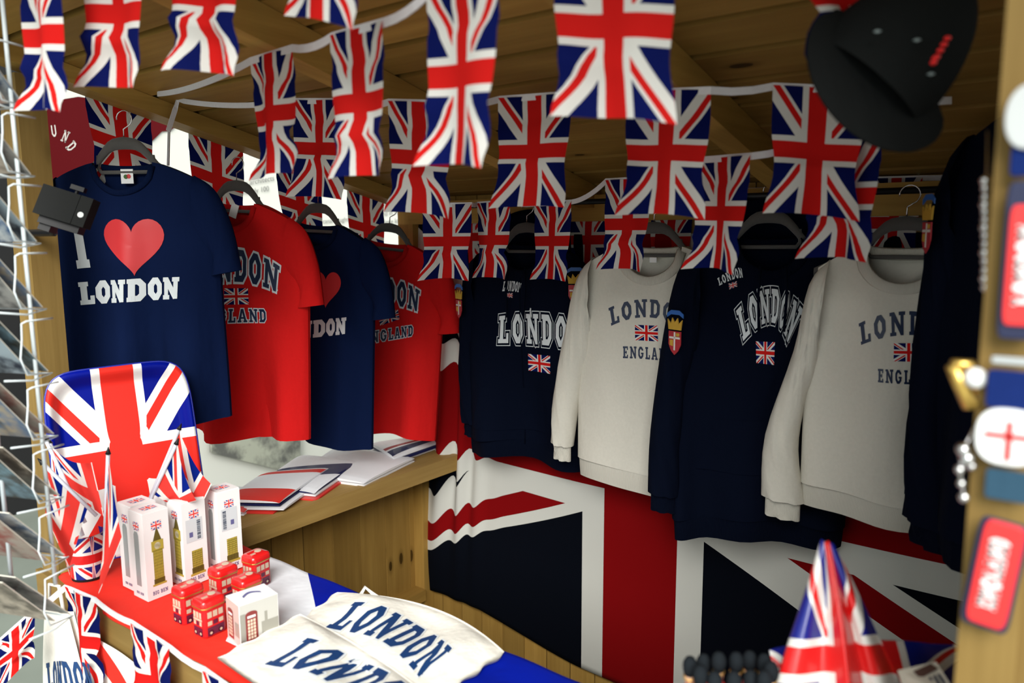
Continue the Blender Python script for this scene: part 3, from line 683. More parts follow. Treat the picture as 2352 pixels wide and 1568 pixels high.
o = tw(); sm = o.modifiers.new('thick', 'SOLIDIFY'); sm.thickness = .004; sm.offset = -1
tag(o, 'huge union flag fleece blanket pinned over the back wall', 'blanket')
# ------------------------------------------------------------ front counter
ZT = .805
troot = empty('front_counter', (-1.0, .94, 0), label='wooden front counter under the union flag cloth', cat='counter')
b = MB(); b.box((-1.965, .752, .782), (-.08, 1.125, .8)); local(b.build('counter_top', WSHELF, bevel=.002), troot)
b = MB(); b.box((-2.07, .738, .70), (-.08, .751, .798)); local(b.build('front_board', WPOST, bevel=.002), troot)
b = MB(); x = -2.06
while x < -.15: b.box((x, .79, 0), (x+.12, .805, .78)); x += .122
local(b.build('front_panel', WD, bevel=.002), troot)
cm_ = mat('tablecloth_print', (.8, .8, .8), .55, spec=.05); nt = cm_.node_tree; tc = N(nt, 'ShaderNodeTexCoord'); sx = N(nt, 'ShaderNodeSeparateXYZ'); nt.links.new(tc.outputs['UV'], sx.inputs[0])
X, Y = E(nt, sx.outputs[0]), E(nt, sx.outputs[1])
blue = (Y + X*.65).gt(1.119-.65*1.485)*Y.gt(.885); red = (X+Y).lt(-.545).max(Y.lt(.818))
c = mixc(nt, blue, (.74, .76, .8), (.002, .010, .27)); c = mixc(nt, red, c, (.80, .035, .022)); nt.links.new(c, nt.nodes['Principled BSDF'].inputs['Base Color'])
h = noise(nt, tc.outputs['UV'], 9, 3); nt.links.new(bump(nt, h, .35, .02), nt.nodes['Principled BSDF'].inputs['Normal'])
b = MB()
def tcl(u, v):
    X = lerp(-1.968, -.09, u); s = v*.47; wav = .004*math.sin(X*21)+.003*math.sin(X*47+1)
    y0, y1 = .742+.008*math.sin(X*9+.5), 1.13
    if v < .07: y = y0-.002+wav*.5; z = ZT-.002-(.07-v)/.07*(.013+.006*math.sin(X*13))
    elif v > .94: y = y1+.003; z = ZT-(v-.94)/.06*(.03+.01*math.sin(X*15))
    else:
        k = (v-.07)/.87; y = lerp(y0, y1, k); z = ZT+.0015*math.sin(X*33+k*4)+.001*math.sin(k*20+X*6)
        if X < -1.95: z += .003
    return (X, y, z)
b.grid(180, 44, tcl, uvfn=lambda u, v: tcl(u, v)[:2])
o = b.build('tablecloth', cm_, smooth=True); sm = o.modifiers.new('t', 'SOLIDIFY'); sm.thickness = .0015; sm.offset = -1
tag(o, 'large union flag spread as a cloth over the front counter', 'tablecloth')
# flag cloth hanging in front of the counter
b = MB()
def skirt(u, v):
    X = lerp(-1.84, -.3, u); return (X, .726-.007*math.sin(X*24+v*2)*(.3+v), .732-.62*v)
b.grid(120, 20, skirt, uvfn=lambda u, v: (lerp(-.08, .95, u), 1-v*.75))
o = b.build('hanging_flag', flagmat('printed_skirt', 45, 30, red=(.72, .03, .02), blue=(.008, .018, .2), rh=4, wh=6.5), smooth=True); sm = o.modifiers.new('t', 'SOLIDIFY'); sm.thickness = .001
tag(o, 'union flag cloth hanging down the front board of the counter', 'flag')
fr = []
for a_, b2 in (((150, 1346), (238, 1384)), ((303, 1428), (398, 1490)), ((470, 1536), (560, 1600))):
    P0 = ony(*a_, .712); P1 = ony(*b2, .712); P1 = P0+(P1-P0).normalized()*.15; fr.append(((0, 0), (0, 0), P0, P1))
P0 = at(-8, 1478, 1.72); P1 = at(78, 1402, 1.74); fr = [((0, 0), (0, 0), P0, P1, .10)]+fr
bunting('bunting string pinned along the front edge of the counter below the red cloth', fr, seed=77, amp=1.0, pre=[at(-60, 1510, 1.72)])
# ------------------------------------------------------------ gift boxes with tower models
OLIVE = mat('olive_gold_print', (.42, .35, .05), .5); OLIVED = mat('dark_olive_print', (.11, .09, .012), .5); GREYW = mat('grey_window_film', (.32, .36, .36), .25); PALE = mat('pale_clock_face', (.75, .72, .5), .5)
LAV = mat('lavender_print', (.12, .12, .28), .5); LBL = mat('grey_label', (.62, .66, .68), .5)
BF = flagmat('small_box_flag', 44, 30, red=(.75, .06, .05), blue=(.03, .06, .3), rough=.5, weave=False, white=(.85, .85, .84))
def vig(b, cx_, cz_, w, h, fn, mat=0):      # small flag with irregular edge, as printed
    b.grid(4, 4, lambda u, v: fn(cx_+(u-.5)*w, cz_+(.5-v)*h), mat=mat)
def tower(bm, fn, x, z0, h, cut=1.0):
    # clock tower silhouette printed on a face; x centre, z0 base, h height
    def P(pts, m): bm.add([fn(x+q[0]*h, z0+q[1]*h) for q in pts], [tuple(range(len(pts)))], None, m)
    P([(-.12, 0), (.12, 0), (.12, .035), (-.12, .035)], 0)
    P([(-.095, .035), (.095, .035), (.095, .12), (-.095, .12)], 1); P([(-.085, .12), (.085, .12), (.085, .62*cut), (-.085, .62*cut)], 0)
    for k in range(7):
        xx = -.075+k*.025; P([(xx-.003, .05), (xx+.003, .05), (xx+.003, .6*cut), (xx-.003, .6*cut)], 1)
    for k in range(9): zz = (.14+k*.052)*cut; P([(-.085, zz), (.085, zz), (.085, zz+.006), (-.085, zz+.006)], 1)
    if cut < 1: return
    P([(-.105, .6), (.105, .6), (.105, .78), (-.105, .78)], 0)
    P([(.055*math.cos(a*math.pi/8), .69+.06*math.sin(a*math.pi/8)) for a in range(16)], 2)
    P([(-.075, .78), (.075, .78), (.05, .86), (-.05, .86)], 1); P([(-.05, .86), (.05, .86), (0, 1.02)], 1)
BH, BW = .205, .06
tl = onz(326, 1183, ZT+BH); tr = onz(392, 1163, ZT+BH); byaw = math.atan2(tr.y-tl.y, tr.x-tl.x)
def towerbox(label, px, variant, dyaw=0):
    P = onz(*px, ZT+BH); r = empty('gift_box', (P.x, P.y, ZT+.002), (0, 0, byaw+dyaw), label, 'box', 'white tower model boxes')
    b = MB(); b.box((0, 0, 0), (BW, BW, BH-.003)); ct = b.build('carton', CARD, r)
    b = MB(); b.box((.001, .001, BH-.0028), (BW-.001, BW-.001, BH)); b.build('lid_flap', CARD, r, bevel=.001)
    R_ = lambda x, z: (x, -.0005, z); L_ = lambda x, z: (-.0005, BW-x, z); Tp = lambda x, y: (x, y, BH+.0005)
    for a_ in ((.034, .024, Tp, BW*.5), (.024, .019, R_, BH-.034), (.024, .019, L_, BH-.034)):
        b = MB(); vig(b, BW*.5, a_[3], a_[0], a_[1], a_[2]); b.build('flag_print', BF, ct)
    b = MB()
    if variant == 0:
        tower(b, R_, BW*.5, .030, .135)
    else: tower(b, R_, BW*.55, .022, .16, .62)
    if variant == 1: tower(b, L_, BW*.6, .025, .145)
    b.build('tower_picture', [OLIVE, OLIVED, PALE], ct)
    if variant != 1:
        b = MB(); pts = [(BW*.3, .03), (BW*.62, .03), (BW*.62, .15), (BW*.55, .158), (BW*.37, .158), (BW*.3, .15)]
        b.add([L_(*q) for q in pts], [tuple(range(6))[::-1]]); b.build('window', GREYW, ct)
    if variant != 0:
        b = MB(); z0 = .105; b.add([R_(x, z) for x, z in ((.008, z0), (.05, z0), (.05, z0+.055), (.008, z0+.055))], [(0, 1, 2, 3)])
        rr = random.Random(int(px[0])); z = z0+.004; xx = .036 if variant == 1 else .012
        while z < z0+.05:
            h = rr.uniform(.0006, .0022); b.add([(x, -.0009, zz) for x, zz in ((xx, z), (xx+.009, z), (xx+.009, z+h), (xx, z+h))], [(0, 1, 2, 3)], None, 1); z += h+rr.uniform(.0006, .0018)
        x3 = .016 if variant == 1 else .032; b.add([(x, -.0009, zz) for x, zz in ((x3, z0+.012), (x3+.009, z0+.012), (x3+.009, z0+.024), (x3, z0+.024))], [(0, 1, 2, 3)], None, 2)
        b.build('barcode_label', [LBL, INKN, LAV], ct)
    b = MB(); lettering(b, 'BIG BEN', lambda u, v: R_(.012+u*.036, .010+v*.009)); lettering(b, 'BIG BEN', lambda u, v: L_(.014+u*.03, .010+v*.006)); b.build('lettering', LAV, ct)
towerbox('white tower gift box in front with the complete gold clock tower picture', (326, 1183), 0)
towerbox('white gift box at the left end, pressed against the front tower box', (299, 1166), 0)
towerbox('white gift box hidden at the back of the group, only its top showing', (377, 1141), 1)
towerbox('white gift box in the middle with barcode and dark tower on its left side', (415, 1158), 1)
towerbox('white gift box at the right end with barcode beside the wooden shelf edge', (497, 1134), 2, rad(-4))
# ------------------------------------------------------------ red bus tins
BUSD = mat('dark_bus_print', (.10, .012, .04), .35); BUSW = mat('cream_window_print', (.55, .45, .33), .4); BUSR = mat('red_bus_print', (.55, .012, .015), .3)
def rrect(w, d, r, n=4):
    P = []
    for cx_, cy_, a0 in ((w/2-r, d/2-r, 0), (-w/2+r, d/2-r, 90), (-w/2+r, -d/2+r, 180), (w/2-r, -d/2+r, 270)):
        for i in range(n+1): a = rad(a0+90*i/n); P.append((cx_+r*math.cos(a), cy_+r*math.sin(a)))
    return P
def tin(label, px, ztop, yaw):
    P = onz(*px, ztop); r = empty('bus_tin', (P.x, P.y, ZT+.002), (0, 0, yaw), label, 'tin', 'red bus tins'); H = .062; w, d = .052, .044
    prof = rrect(w, d, .009); n = len(prof); b = MB(); L = [(.97, 0), (1, .003), (1, H)]
    vs = [(x*s, y*s, z) for s, z in L for x, y in prof]; b.add(vs, [(i*n+k, i*n+(k+1) % n, (i+1)*n+(k+1) % n, (i+1)*n+k) for i in range(2) for k in range(n)]+[tuple(range(n))[::-1]]); tb = b.build('tin_body', BUSR, r)
    b = MB(); L = [(1.04, H-.004), (1.06, H-.001), (1.06, H+.006), (1.02, H+.012), (.92, H+.015), (.6, H+.0155)]
    vs = [(x*s, y*s, z) for s, z in L for x, y in prof]; b.add(vs, [(i*n+k, i*n+(k+1) % n, (i+1)*n+(k+1) % n, (i+1)*n+k) for i in range(5) for k in range(n)]+[tuple(5*n+k for k in range(n))]); ld = b.build('lid', REDP, r, smooth=True)
    b = MB(); vs = [(x*s, y*s, z) for s, z in ((1.062, H-.002), (1.075, H-.0005), (1.062, H+.001)) for x, y in prof]; b.add(vs, [(i*n+k, i*n+(k+1) % n, (i+1)*n+(k+1) % n, (i+1)*n+k) for i in range(2) for k in range(n)]); b.build('lid_rim', GOLD, ld)
    b = MB(); b.lathe([(0, 0), (.008, 0), (.008, .0006), (0, .0006)], 14, Matrix.Translation((.010, .004, H+.0155))); b.box((-.016, -.006, H+.0155), (-.004, -.003, H+.0161)); b.box((-.016, -.001, H+.0155), (-.002, .001, H+.0161)); b.build('lid_print', BUSW, ld)
    b = MB()
    for f in (0, 1):
        Wf = w if f == 0 else d; fn = (lambda x, z: (x, -d/2-.0004, z)) if f == 0 else (lambda x, z: (-w/2-.0004, -x, z))
        fl_ = (1, 2, 3, 0)
        def q(x0, x1, z0, z1, m, fn=fn): b.add([fn(x0, z0), fn(x1, z0), fn(x1, z1), fn(x0, z1)], [(0, 1, 2, 3)], None, m)
        h = Wf/2-.007
        for k in range(3): x0 = -h+k*(2*h/3); q(x0+.001, x0+2*h/3-.0015, .040, .053, 0); q(x0+.001, x0+2*h/3-.0015, .024, .033, 0 if k != 1 else 1)
        q(-h, h, .002, .020, 1); q(-h, h, .034, .039, 0 if f else 2)
        for cx_ in (-h*.6, h*.6): b.add([fn(cx_+.0065*math.cos(a*math.pi/7), .0075+.0065*math.sin(a*math.pi/7)) for a in range(14)], [tuple(range(14))], None, 1); b.add([tuple(Vector(fn(cx_+.003*math.cos(a*math.pi/5), .0075+.003*math.sin(a*math.pi/5)))+Vector((0, -.0003, 0) if f == 0 else (-.0003, 0, 0))) for a in range(10)], [tuple(range(10))], None, 0)
    b.build('bus_print', [BUSW, BUSD, BUSR], tb)
ty = byaw
tin('red bus tea tin nearest the front tower box', (430, 1345), ZT+.076, ty)
tin('red bus tin in front, between the nearest tin and the photo cube box', (478, 1371), ZT+.076, ty)
tin('red bus tin behind, right against the middle white gift boxes', (511, 1302), ZT+.076, ty)
tin('red bus tin half hidden behind the photo cube box', (566, 1325), ZT+.076, ty)
tin('red bus tin at the far right, on white cloth', (587, 1272), ZT+.076, ty+.1)
# photo cube box
P = onz(548, 1392, ZT+.092); q = onz(631, 1364, ZT+.092); pyaw = math.atan2(q.y-P.y, q.x-P.x)
r = empty('photo_box', (P.x, P.y, ZT+.002), (0, 0, pyaw), 'small white box printed with red telephone boxes, beside the tote bags', 'box')
pw, pd, ph = .082, .062, .09
b = MB(); b.box((0, 0, 0), (pw, pd, ph)); b.build('carton', CARD, r, bevel=.001)
PRD = mat('faded_red_print', (.22, .025, .025), .3); PGL = mat('lit_pane_print', (.72, .55, .42), .3); PGR = mat('grey_street_print', (.30, .29, .25), .3); PPK = mat('pinkish_print', (.62, .52, .48), .3)
b = MB(); R_ = lambda x, z: (x, -.0005, z); L_ = lambda x, z: (-.0005, pd-x, z)
def q4(fn, x0, x1, z0, z1, m, o=0):
    b.add([tuple(Vector(fn(x, z))+(Vector((0, -o, 0)) if fn is R_ else Vector((-o, 0, 0)))) for x, z in ((x0, z0), (x1, z0), (x1, z1), (x0, z1))], [(0, 1, 2, 3)], None, m)
q4(R_, .001, pw-.001, .001, ph-.001, 5, -.0002); q4(L_, .001, pd-.001, .001, ph-.001, 6, -.0002); q4(R_, .001, pw-.001, .002, .016, 4); q4(R_, .045, pw-.001, .016, .042, 2); q4(R_, .052, .058, .042, .062, 2); q4(R_, .001, .012, .01, .07, 2); q4(L_, .002, pd-.001, .002, .02, 4); q4(L_, .04, pd-.004, .02, .05, 2)
for fn, x0 in ((R_, .012), (L_, .008)):
    q4(fn, x0, x0+.025, .008, .066, 0, .0003); b.add([tuple(Vector(fn(x0+.0125+.0125*math.cos(a*math.pi/8), .066+.006*math.sin(a*math.pi/8)))+(Vector((0, -.0003, 0)) if fn is R_ else Vector((-.0003, 0, 0)))) for a in range(9)], [tuple(range(9))], None, 0)
    q4(fn, x0+.004, x0+.021, .058, .063, 3, .0006)
    for i in range(3):
        for k in range(6): q4(fn, x0+.004+i*.006, x0+.0085+i*.006, .014+k*.007, .0195+k*.007, 1, .0006)
b.build('phone_box_picture', [PRD, PGL, PGR, CARD, PPK, mat('grey_sky_print', (.52, .51, .47), .4), mat('rosy_sky_print', (.55, .42, .38), .4)], r)
b = MB(); b.grid(8, 1, lambda u, v: (.022+.038*u, .026+.012*math.sin(math.pi*u)+.008*v, ph+.0006)); b.build('top_print', LAV, r)
# ------------------------------------------------------------ canvas tote bags
def tote(label, c, bot, top, z, strap=None, mid=None):
    # c: four photo corners back-left, back-right, front-right, front-left
    C4 = [onz(*q, z) for q in c]; o0 = sum(C4, Vector())/4; r = empty('tote_bag', (o0.x, o0.y, z), label=label, cat='tote bag', group='cream tote bags on the counter')
    def H(u, v): return .004*math.sin(7*u+2*v)*math.sin(3*v+1)+.003*math.sin(11*u-6*v)
    def Pn(u, v, o=0):
        e = min(u, 1-u, v, 1-v); p = C4[0].lerp(C4[1], u).lerp(C4[3].lerp(C4[2], u), v)
        if mid: p = p+(onz(*mid, z)-(C4[0]+C4[1])/2)*4*u*(1-u)*(1-v)
        bul = .012*math.sin(math.pi*v)*1.2*(1-abs(2*u-1)**4); side = (C4[0]-C4[3]).normalized()*.012*math.sin(math.pi*u)*(1-2*v)
        jag = (C4[1]-C4[0]).normalized()*.004*math.sin(19*v+5*u)*(2*u-1)
        return p-o0+side+jag+Vector((0, 0, .0025+.005*sstep(0, .1, e)+o+1.7*H(u, v)*sstep(0, .2, e)+bul*.5))
    b = MB(); b.grid(40, 24, Pn); b.grid(40, 24, lambda u, v: Pn(u, v)*1.0-Vector((0, 0, .003)))
    n = 41*25; ring = [i for i in range(41)]+[41*j+40 for j in range(1, 25)]+[41*24+i for i in range(39, -1, -1)]+[41*j for j in range(23, 0, -1)]
    b.f += [[ring[i], ring[(i+1) % len(ring)], n+ring[(i+1) % len(ring)], n+ring[i]] for i in range(len(ring))]; b.uv += [[(0, 0)]*4]*len(ring); b.mi += [0]*len(ring)
    b.build('bag_body', CANVAS, r, smooth=True)
    # lettering: photo points on the bag plane -> bag coordinates
    A_, B2, D_ = C4[0], C4[1]-C4[0], C4[3]-C4[0]; E_ = C4[0]-C4[1]+C4[2]-C4[3]
    Mo = (onz(*mid, z)-(C4[0]+C4[1])/2)*4 if mid else Vector()
    def uv(px):
        p = onz(*px, z+.012)-A_; u = v = .5
        for _ in range(60):
            F = B2*u+D_*v+E_*u*v+Mo*u*(1-u)*(1-v)-p; a = B2+E_*v; c_ = D_+E_*u; det = a.x*c_.y-a.y*c_.x
            u -= (F.x*c_.y-F.y*c_.x)/det; v -= (a.x*F.y-a.y*F.x)/det
        return (u, v)
    ev = envelope([uv(q) for q in bot], [uv(q) for q in top])
    for nm, ext, mt, off in (('letter_outline', .05, INKW, .0015), ('lettering', 0, INKB, .0023)):
        b = MB(); lettering(b, 'LONDON', lambda u, v: Pn(*ev(u, v), off), ext, 0, .1); b.build(nm, mt, r)
    if strap:
        b = MB(); pts = [onz(*q, z+.006)-o0 for q in strap]; b.tube(pts, .005, 6); b.build('bag_handle', CANVAS, r, smooth=True)
    return r
tote('cream tote bag lying at the back of the counter with complete navy LONDON lettering', [(775, 1362), (1162, 1500), (1010, 1605), (640, 1462)],
     [(748, 1437), (880, 1478), (965, 1548)], [(812, 1393), (952, 1428), (1038, 1496)], ZT+.004, strap=[(818, 1385), (838, 1349), (868, 1372)], mid=(985, 1402))
tote('cream tote bag nearest the camera overlapping the other one, lower lettering cut off', [(690, 1412), (1000, 1610), (870, 1720), (500, 1512)],
     [(608, 1518), (765, 1575), (890, 1680)], [(702, 1478), (860, 1532), (985, 1625)], ZT+.018)
# tote hanging in front of the counter
c = [ony(103, 1392, .705), ony(158, 1408, .70), ony(205, 1640, .69), ony(102, 1640, .69)]; o0 = c[0].copy()
r = empty('tote_bag', o0, label='cream tote bag hanging at the left end of the counter front', cat='tote bag')
def hg(u, v, o=0): p = c[0].lerp(c[1], u).lerp(c[3].lerp(c[2], u), v)-o0; return p+Vector((.0, -.008*math.sin(math.pi*u)-.004*math.sin(9*u+3*v)-o, 0))
b = MB(); b.grid(16, 20, hg); b.grid(16, 20, lambda u, v: hg(u, v)+Vector((0, .012, 0))); b.build('bag_body', CANVAS, r, smooth=True)
b = MB(); lettering(b, 'LONDON', lambda u, v: hg(.12+u*1.1, .46+(1-v)*.3+.1*abs(u-.5), .0015)); b.build('lettering', INKB, r)
b = MB(); b.tube([c[0].lerp(c[1], .2)-o0, c[0].lerp(c[1], .3)-o0+Vector((0, 0, .06)), c[0].lerp(c[1], .7)-o0+Vector((0, 0, .06)), c[0].lerp(c[1], .8)-o0], .004, 6); b.build('bag_handle', CANVAS, r, smooth=True)
# ------------------------------------------------------------ tin tray
tl, tr, cc = at(90, 862, 1.87), at(424, 822, 2.04), at(306, 1050, 1.955)
U = tr-tl; Wt = U.length; U.normalize(); mid = (tl+tr)/2; Vv = (cc-mid); Vv = (Vv-Vv.dot(U)*U); Hh = Vv.length; Vv.normalize(); Nn = U.cross(Vv).normalized(); Nn = Nn if Nn.dot(EYE-cc) > 0 else -Nn
r = empty('serving_tray', mid+Vv*Hh*2, label='large shiny union flag tin tray leaning behind the small hand flags', cat='tray'); o0 = r.location.copy(); Ht_ = Hh*2
def sq(u, v, k):      # rounded-rectangle coordinates
    a = u*2-1; c_ = v*2-1; m_ = max(abs(a), abs(c_)); l = (abs(a)**6+abs(c_)**6)**(1/6) if m_ > 0 else 1
    s = m_/l if l else 1; return a*s, c_*s, m_
b = MB()
def ty_(u, v, o=0):
    a, c_, m_ = sq(u, v, 0); rim = .026*sstep(.80, .965, m_)-.008*sstep(.965, 1, m_)
    return mid-o0+U*(a*Wt/2)+Vv*(Ht_/2+c_*Ht_/2)+Nn*(rim+o)
b.grid(64, 64, ty_); b.build('tray_plate', TRAYM, r, smooth=True)
b = MB(); b.grid(32, 32, lambda u, v: ty_(u, v, -.002)); b.build('tray_back', WHITEP, r, smooth=True)
b = MB(); rim = []
for i in range(80):
    t = i/80*4; s = int(t); f = t-s; u, v = [(f, 0), (1, f), (1-f, 1), (0, 1-f)][s]; rim.append(ty_(u, v))
b.tube(rim, .0025, 6, closed=True); b.build('tray_rim', mat('blue_enamel', (.01, .02, .3), .25, coat=.5), r, smooth=True)
# ------------------------------------------------------------ hand flags in cups
CUPM = flagmat('printed_cup', 45, 30, red=(.6, .02, .02), blue=(.01, .02, .2), rough=.25, coat=.4, weave=False)
def cup(px, label, rad_=.042, h=.11):
    P = onz(*px, ZT+.002); r = empty('flag_cup', (P.x, P.y, ZT+.002), label=label, cat='cup'); b = MB()
    b.grid(28, 6, lambda u, v: (rad_*(.88+.12*(1-v))*math.cos(6.2832*u), rad_*(.88+.12*(1-v))*math.sin(6.2832*u), h*(1-v)), uvfn=lambda u, v: (u*2 % 1, 1-v)); b.grid(28, 6, lambda u, v: (rad_*.94*(.88+.12*(1-v))*math.cos(6.2832*u), rad_*.94*(.88+.12*(1-v))*math.sin(6.2832*u), h*(1-v)+.001))
    b.build('cup_wall', CUPM, r, smooth=True); b = MB(); b.lathe([(0, 0), (rad_*.9, 0), (rad_*.9, .006), (0, .006)], 24); b.build('cup_base', BLACKP, r)
cup((205, 1322), 'union flag cup at the left end of the counter holding small flags')
cup((372, 1262), 'second union flag cup hidden behind the white gift boxes', .03, .12)
STK = mat('pale_plastic_stick', (.62, .64, .72), .35)
def handflag(label, tip, base, d0, d1, cor, dc, seed):
    # cor: free corners (below tip, below stick point), dc their depths
    T_, Bq = at(*tip, d0), at(*base, d1); r = empty('hand_flag', Bq, label=label, cat='hand flag', group='small flags on sticks'); ax = (Bq-T_).normalized()
    b = MB(); b.tube([T_+ax*.012-Bq, Vector()], .0042, 8); stk = b.build('stick', STK, r, smooth=True)
    b = MB(); b.tube([T_+ax*.016-Bq, T_+ax*.011-Bq, T_-Bq], lambda t: lerp(.0062, .0008, t**1.5), 8); b.build('stick_tip', BLACKP, stk, smooth=True)
    A_ = T_+ax*.018; B2 = T_+ax*min(.15, (Bq-T_).length*.95); D_, C_ = at(*cor[0], dc[0]), at(*cor[1], dc[1]); nrm = (EYE-A_).normalized(); rr = random.Random(seed); p1, p2 = rr.uniform(0, 6), rr.uniform(0, 6)
    def fn(u, v):
        p = A_.lerp(D_, u).lerp(B2.lerp(C_, u), v)-Bq
        return p+nrm*(.012*math.sin(5.5*u+3*v+p1)*u+.007*math.sin(11*u-2*v+p2)*u-.004)+Vector((0, 0, -.02*math.sin(math.pi*u)*(1-v)))
    b = MB(); b.grid(24, 16, fn, uvfn=lambda u, v: (.04+u*.54, .95-v*.66)); b.build('flag', HANDM, r, smooth=True)
handflag('small flag on a stick pointing out to the left beside the wire rack', (86, 1052), (222, 1184), 1.66, 1.72, [(104, 1180), (158, 1304)], (1.66, 1.68), 1)
handflag('small flag on a stick behind, its tip against the left edge of the tray', (98, 996), (196, 1200), 1.74, 1.76, [(212, 1062), (238, 1185)], (1.74, 1.74), 2)
handflag('small flag hanging limp on the upright stick in front of the tray', (249, 1026), (240, 1262), 1.66, 1.72, [(280, 1235), (226, 1366)], (1.63, 1.62), 3)
handflag('small flag on the higher stick leaning right in front of the tray', (417, 972), (338, 1160), 1.86, 1.86, [(486, 1112), (448, 1190)], (1.84, 1.82), 4)
handflag('small flag on the lower stick leaning right in front of the tray', (411, 1006), (340, 1160), 1.80, 1.82, [(452, 1150), (400, 1165)], (1.79, 1.80), 5)
handflag('small flag drooping at far left behind the wire rack beside the cup', (110, 1004), (190, 1230), 1.78, 1.74, [(120, 1190), (160, 1320)], (1.75, 1.72), 6)
# ------------------------------------------------------------ folded flags in sleeves on the shelf
PLAS = mat('clear_plastic', (.9, .92, .95), .08, alpha=.07, spec=.6)
def stripes(name, bands, skew=0.0):
    m = mat(name, rough=.6, spec=.2); nt = m.node_tree; tc = N(nt, 'ShaderNodeTexCoord'); sx = N(nt, 'ShaderNodeSeparateXYZ'); nt.links.new(tc.outputs['UV'], sx.inputs[0])
    t = E(nt, sx.outputs[1]) + E(nt, sx.outputs[0])*skew; c = mixc(nt, 0.0, bands[0][1], bands[0][1])
    for p_, q in bands[1:]: c = mixc(nt, t.gt(p_), c, q)
    nt.links.new(c, nt.nodes['Principled BSDF'].inputs['Base Color']); return m
_w, _r, _n, _d = (.88, .89, .92), (.70, .04, .03), (.010, .014, .08), (.34, .012, .02)
PK = [stripes('flag_stripes', [(0, _w), (.05, _r), (.19, _w), (.70, _r)]), stripes('flag_navy_wedge', [(0, _w), (.55, _n), (.92, _w)], .45), stripes('flag_white', [(0, _w), (.9, _d), (1.15, _w)], -.4),
      stripes('flag_dark_edge', [(0, _w), (.55, _d), (.66, _w), (.72, _n), (.95, _w)], .12), stripes('flag_plain', [(0, _w), (.85, _r)])]
EDG = [stripes('edge_white', [(0, _w)]), stripes('edge_navy', [(0, _n)]), stripes('edge_red', [(0, _r)])]
def pack(label, c, h, uvr, mt, sleeve=True, layers=3, ring=False, slip=0):
    z = .8035; C4 = [onz(*q, z+h*k_) for q, k_ in zip(c, (1, 1, .3, .3))]; o0 = sum(C4, Vector())/4; o0.z = z
    for q in C4: q.x = min(q.x, -1.876+.0) if False else q.x
    r = empty('folded_flag', o0, label=label, cat='folded flag', group='folded flags on the left shelf')
    for l in range(layers):
        b = MB(); z0, z1 = h*l/layers, h*(l+1)/layers-.001; sh_ = Vector((R.uniform(-.006, .006), R.uniform(-.006, .006), 0))*(layers-1-l)
        def top(u, v, z1=z1, sh_=sh_, l=l):
            p = C4[0].lerp(C4[1], u).lerp(C4[3].lerp(C4[2], u), v)-o0; p.z = z1+(.003*math.sin(3*u+1)+.003*math.sin(math.pi*v) if l == layers-1 else 0)-.004*(abs(2*u-1)**8+abs(2*v-1)**8); return p+sh_
        f0 = len(b.v); b.grid(16, 12, top, uvfn=lambda u, v: (u, v))
        b.grid(16, 12, lambda u, v: Vector((top(u, v).x, top(u, v).y, z0)), uvfn=lambda u, v: (u, v))
        n = 17*13; rg = list(range(17))+[17*j+16 for j in range(1, 13)]+[17*12+i for i in range(15, -1, -1)]+[17*j for j in range(11, 0, -1)]
        for i in range(len(rg)):
            j = (i+1) % len(rg); b.f.append([rg[i], rg[j], n+rg[j], n+rg[i]]); s = (i/len(rg)*2+l*.3) % 1; b.uv.append([(.5, .4)]*4); b.mi.append(0)
        b.build('fold_layer', PK[mt] if l == layers-1 else EDG[(l+len(c[0])+int(c[0][0])) % 3], r, smooth=False)
    if sleeve:
        b = MB(); ex = 1.05
        def pl(u, v): p = (C4[0].lerp(C4[1], u).lerp(C4[3].lerp(C4[2], u), v)-o0)*ex; p.z = h+.005+.0025*math.sin(17*u+5*v)*math.sin(13*v) - (h)*max(abs(2*u-1), abs(2*v-1))**12; return p
        b.grid(30, 24, pl); b.build('plastic_sleeve', PLAS, r, smooth=True)
    if ring:
        b = MB(); p = C4[3].lerp(C4[2], .2)-o0; p.z = .006; b.tube([p+Vector((.006*math.cos(a), .006*math.sin(a), 0)) for a in [k*.785 for k in range(8)]], .0018, 6, closed=True); b.build('eyelet', GOLD, r)
pack('folded flag at the far end of the shelf in clear sleeve with dark blue edge', [(850, 1015), (1028, 990), (1052, 1010), (905, 1062)], .034, 0, 3)
pack('folded white flag in a clear sleeve, fourth from the front along the shelf', [(775, 1022), (952, 1046), (836, 1114), (690, 1095)], .024, 0, 2, layers=2)
pack('folded flag with a dark blue point in a clear sleeve, middle of the shelf', [(690, 1042), (828, 1054), (722, 1142), (590, 1130)], .032, 0, 1)
pack('unsleeved folded flag with brass eyelet and red stripe, thickest of the pile', [(606, 1083), (756, 1068), (642, 1170), (520, 1168)], .044, 0, 0, sleeve=False, layers=4, ring=True)
pack('folded pale flag in a clear sleeve next to the white gift box', [(520, 1112), (624, 1124), (560, 1180), (480, 1178)], .02, 0, 4, layers=2)
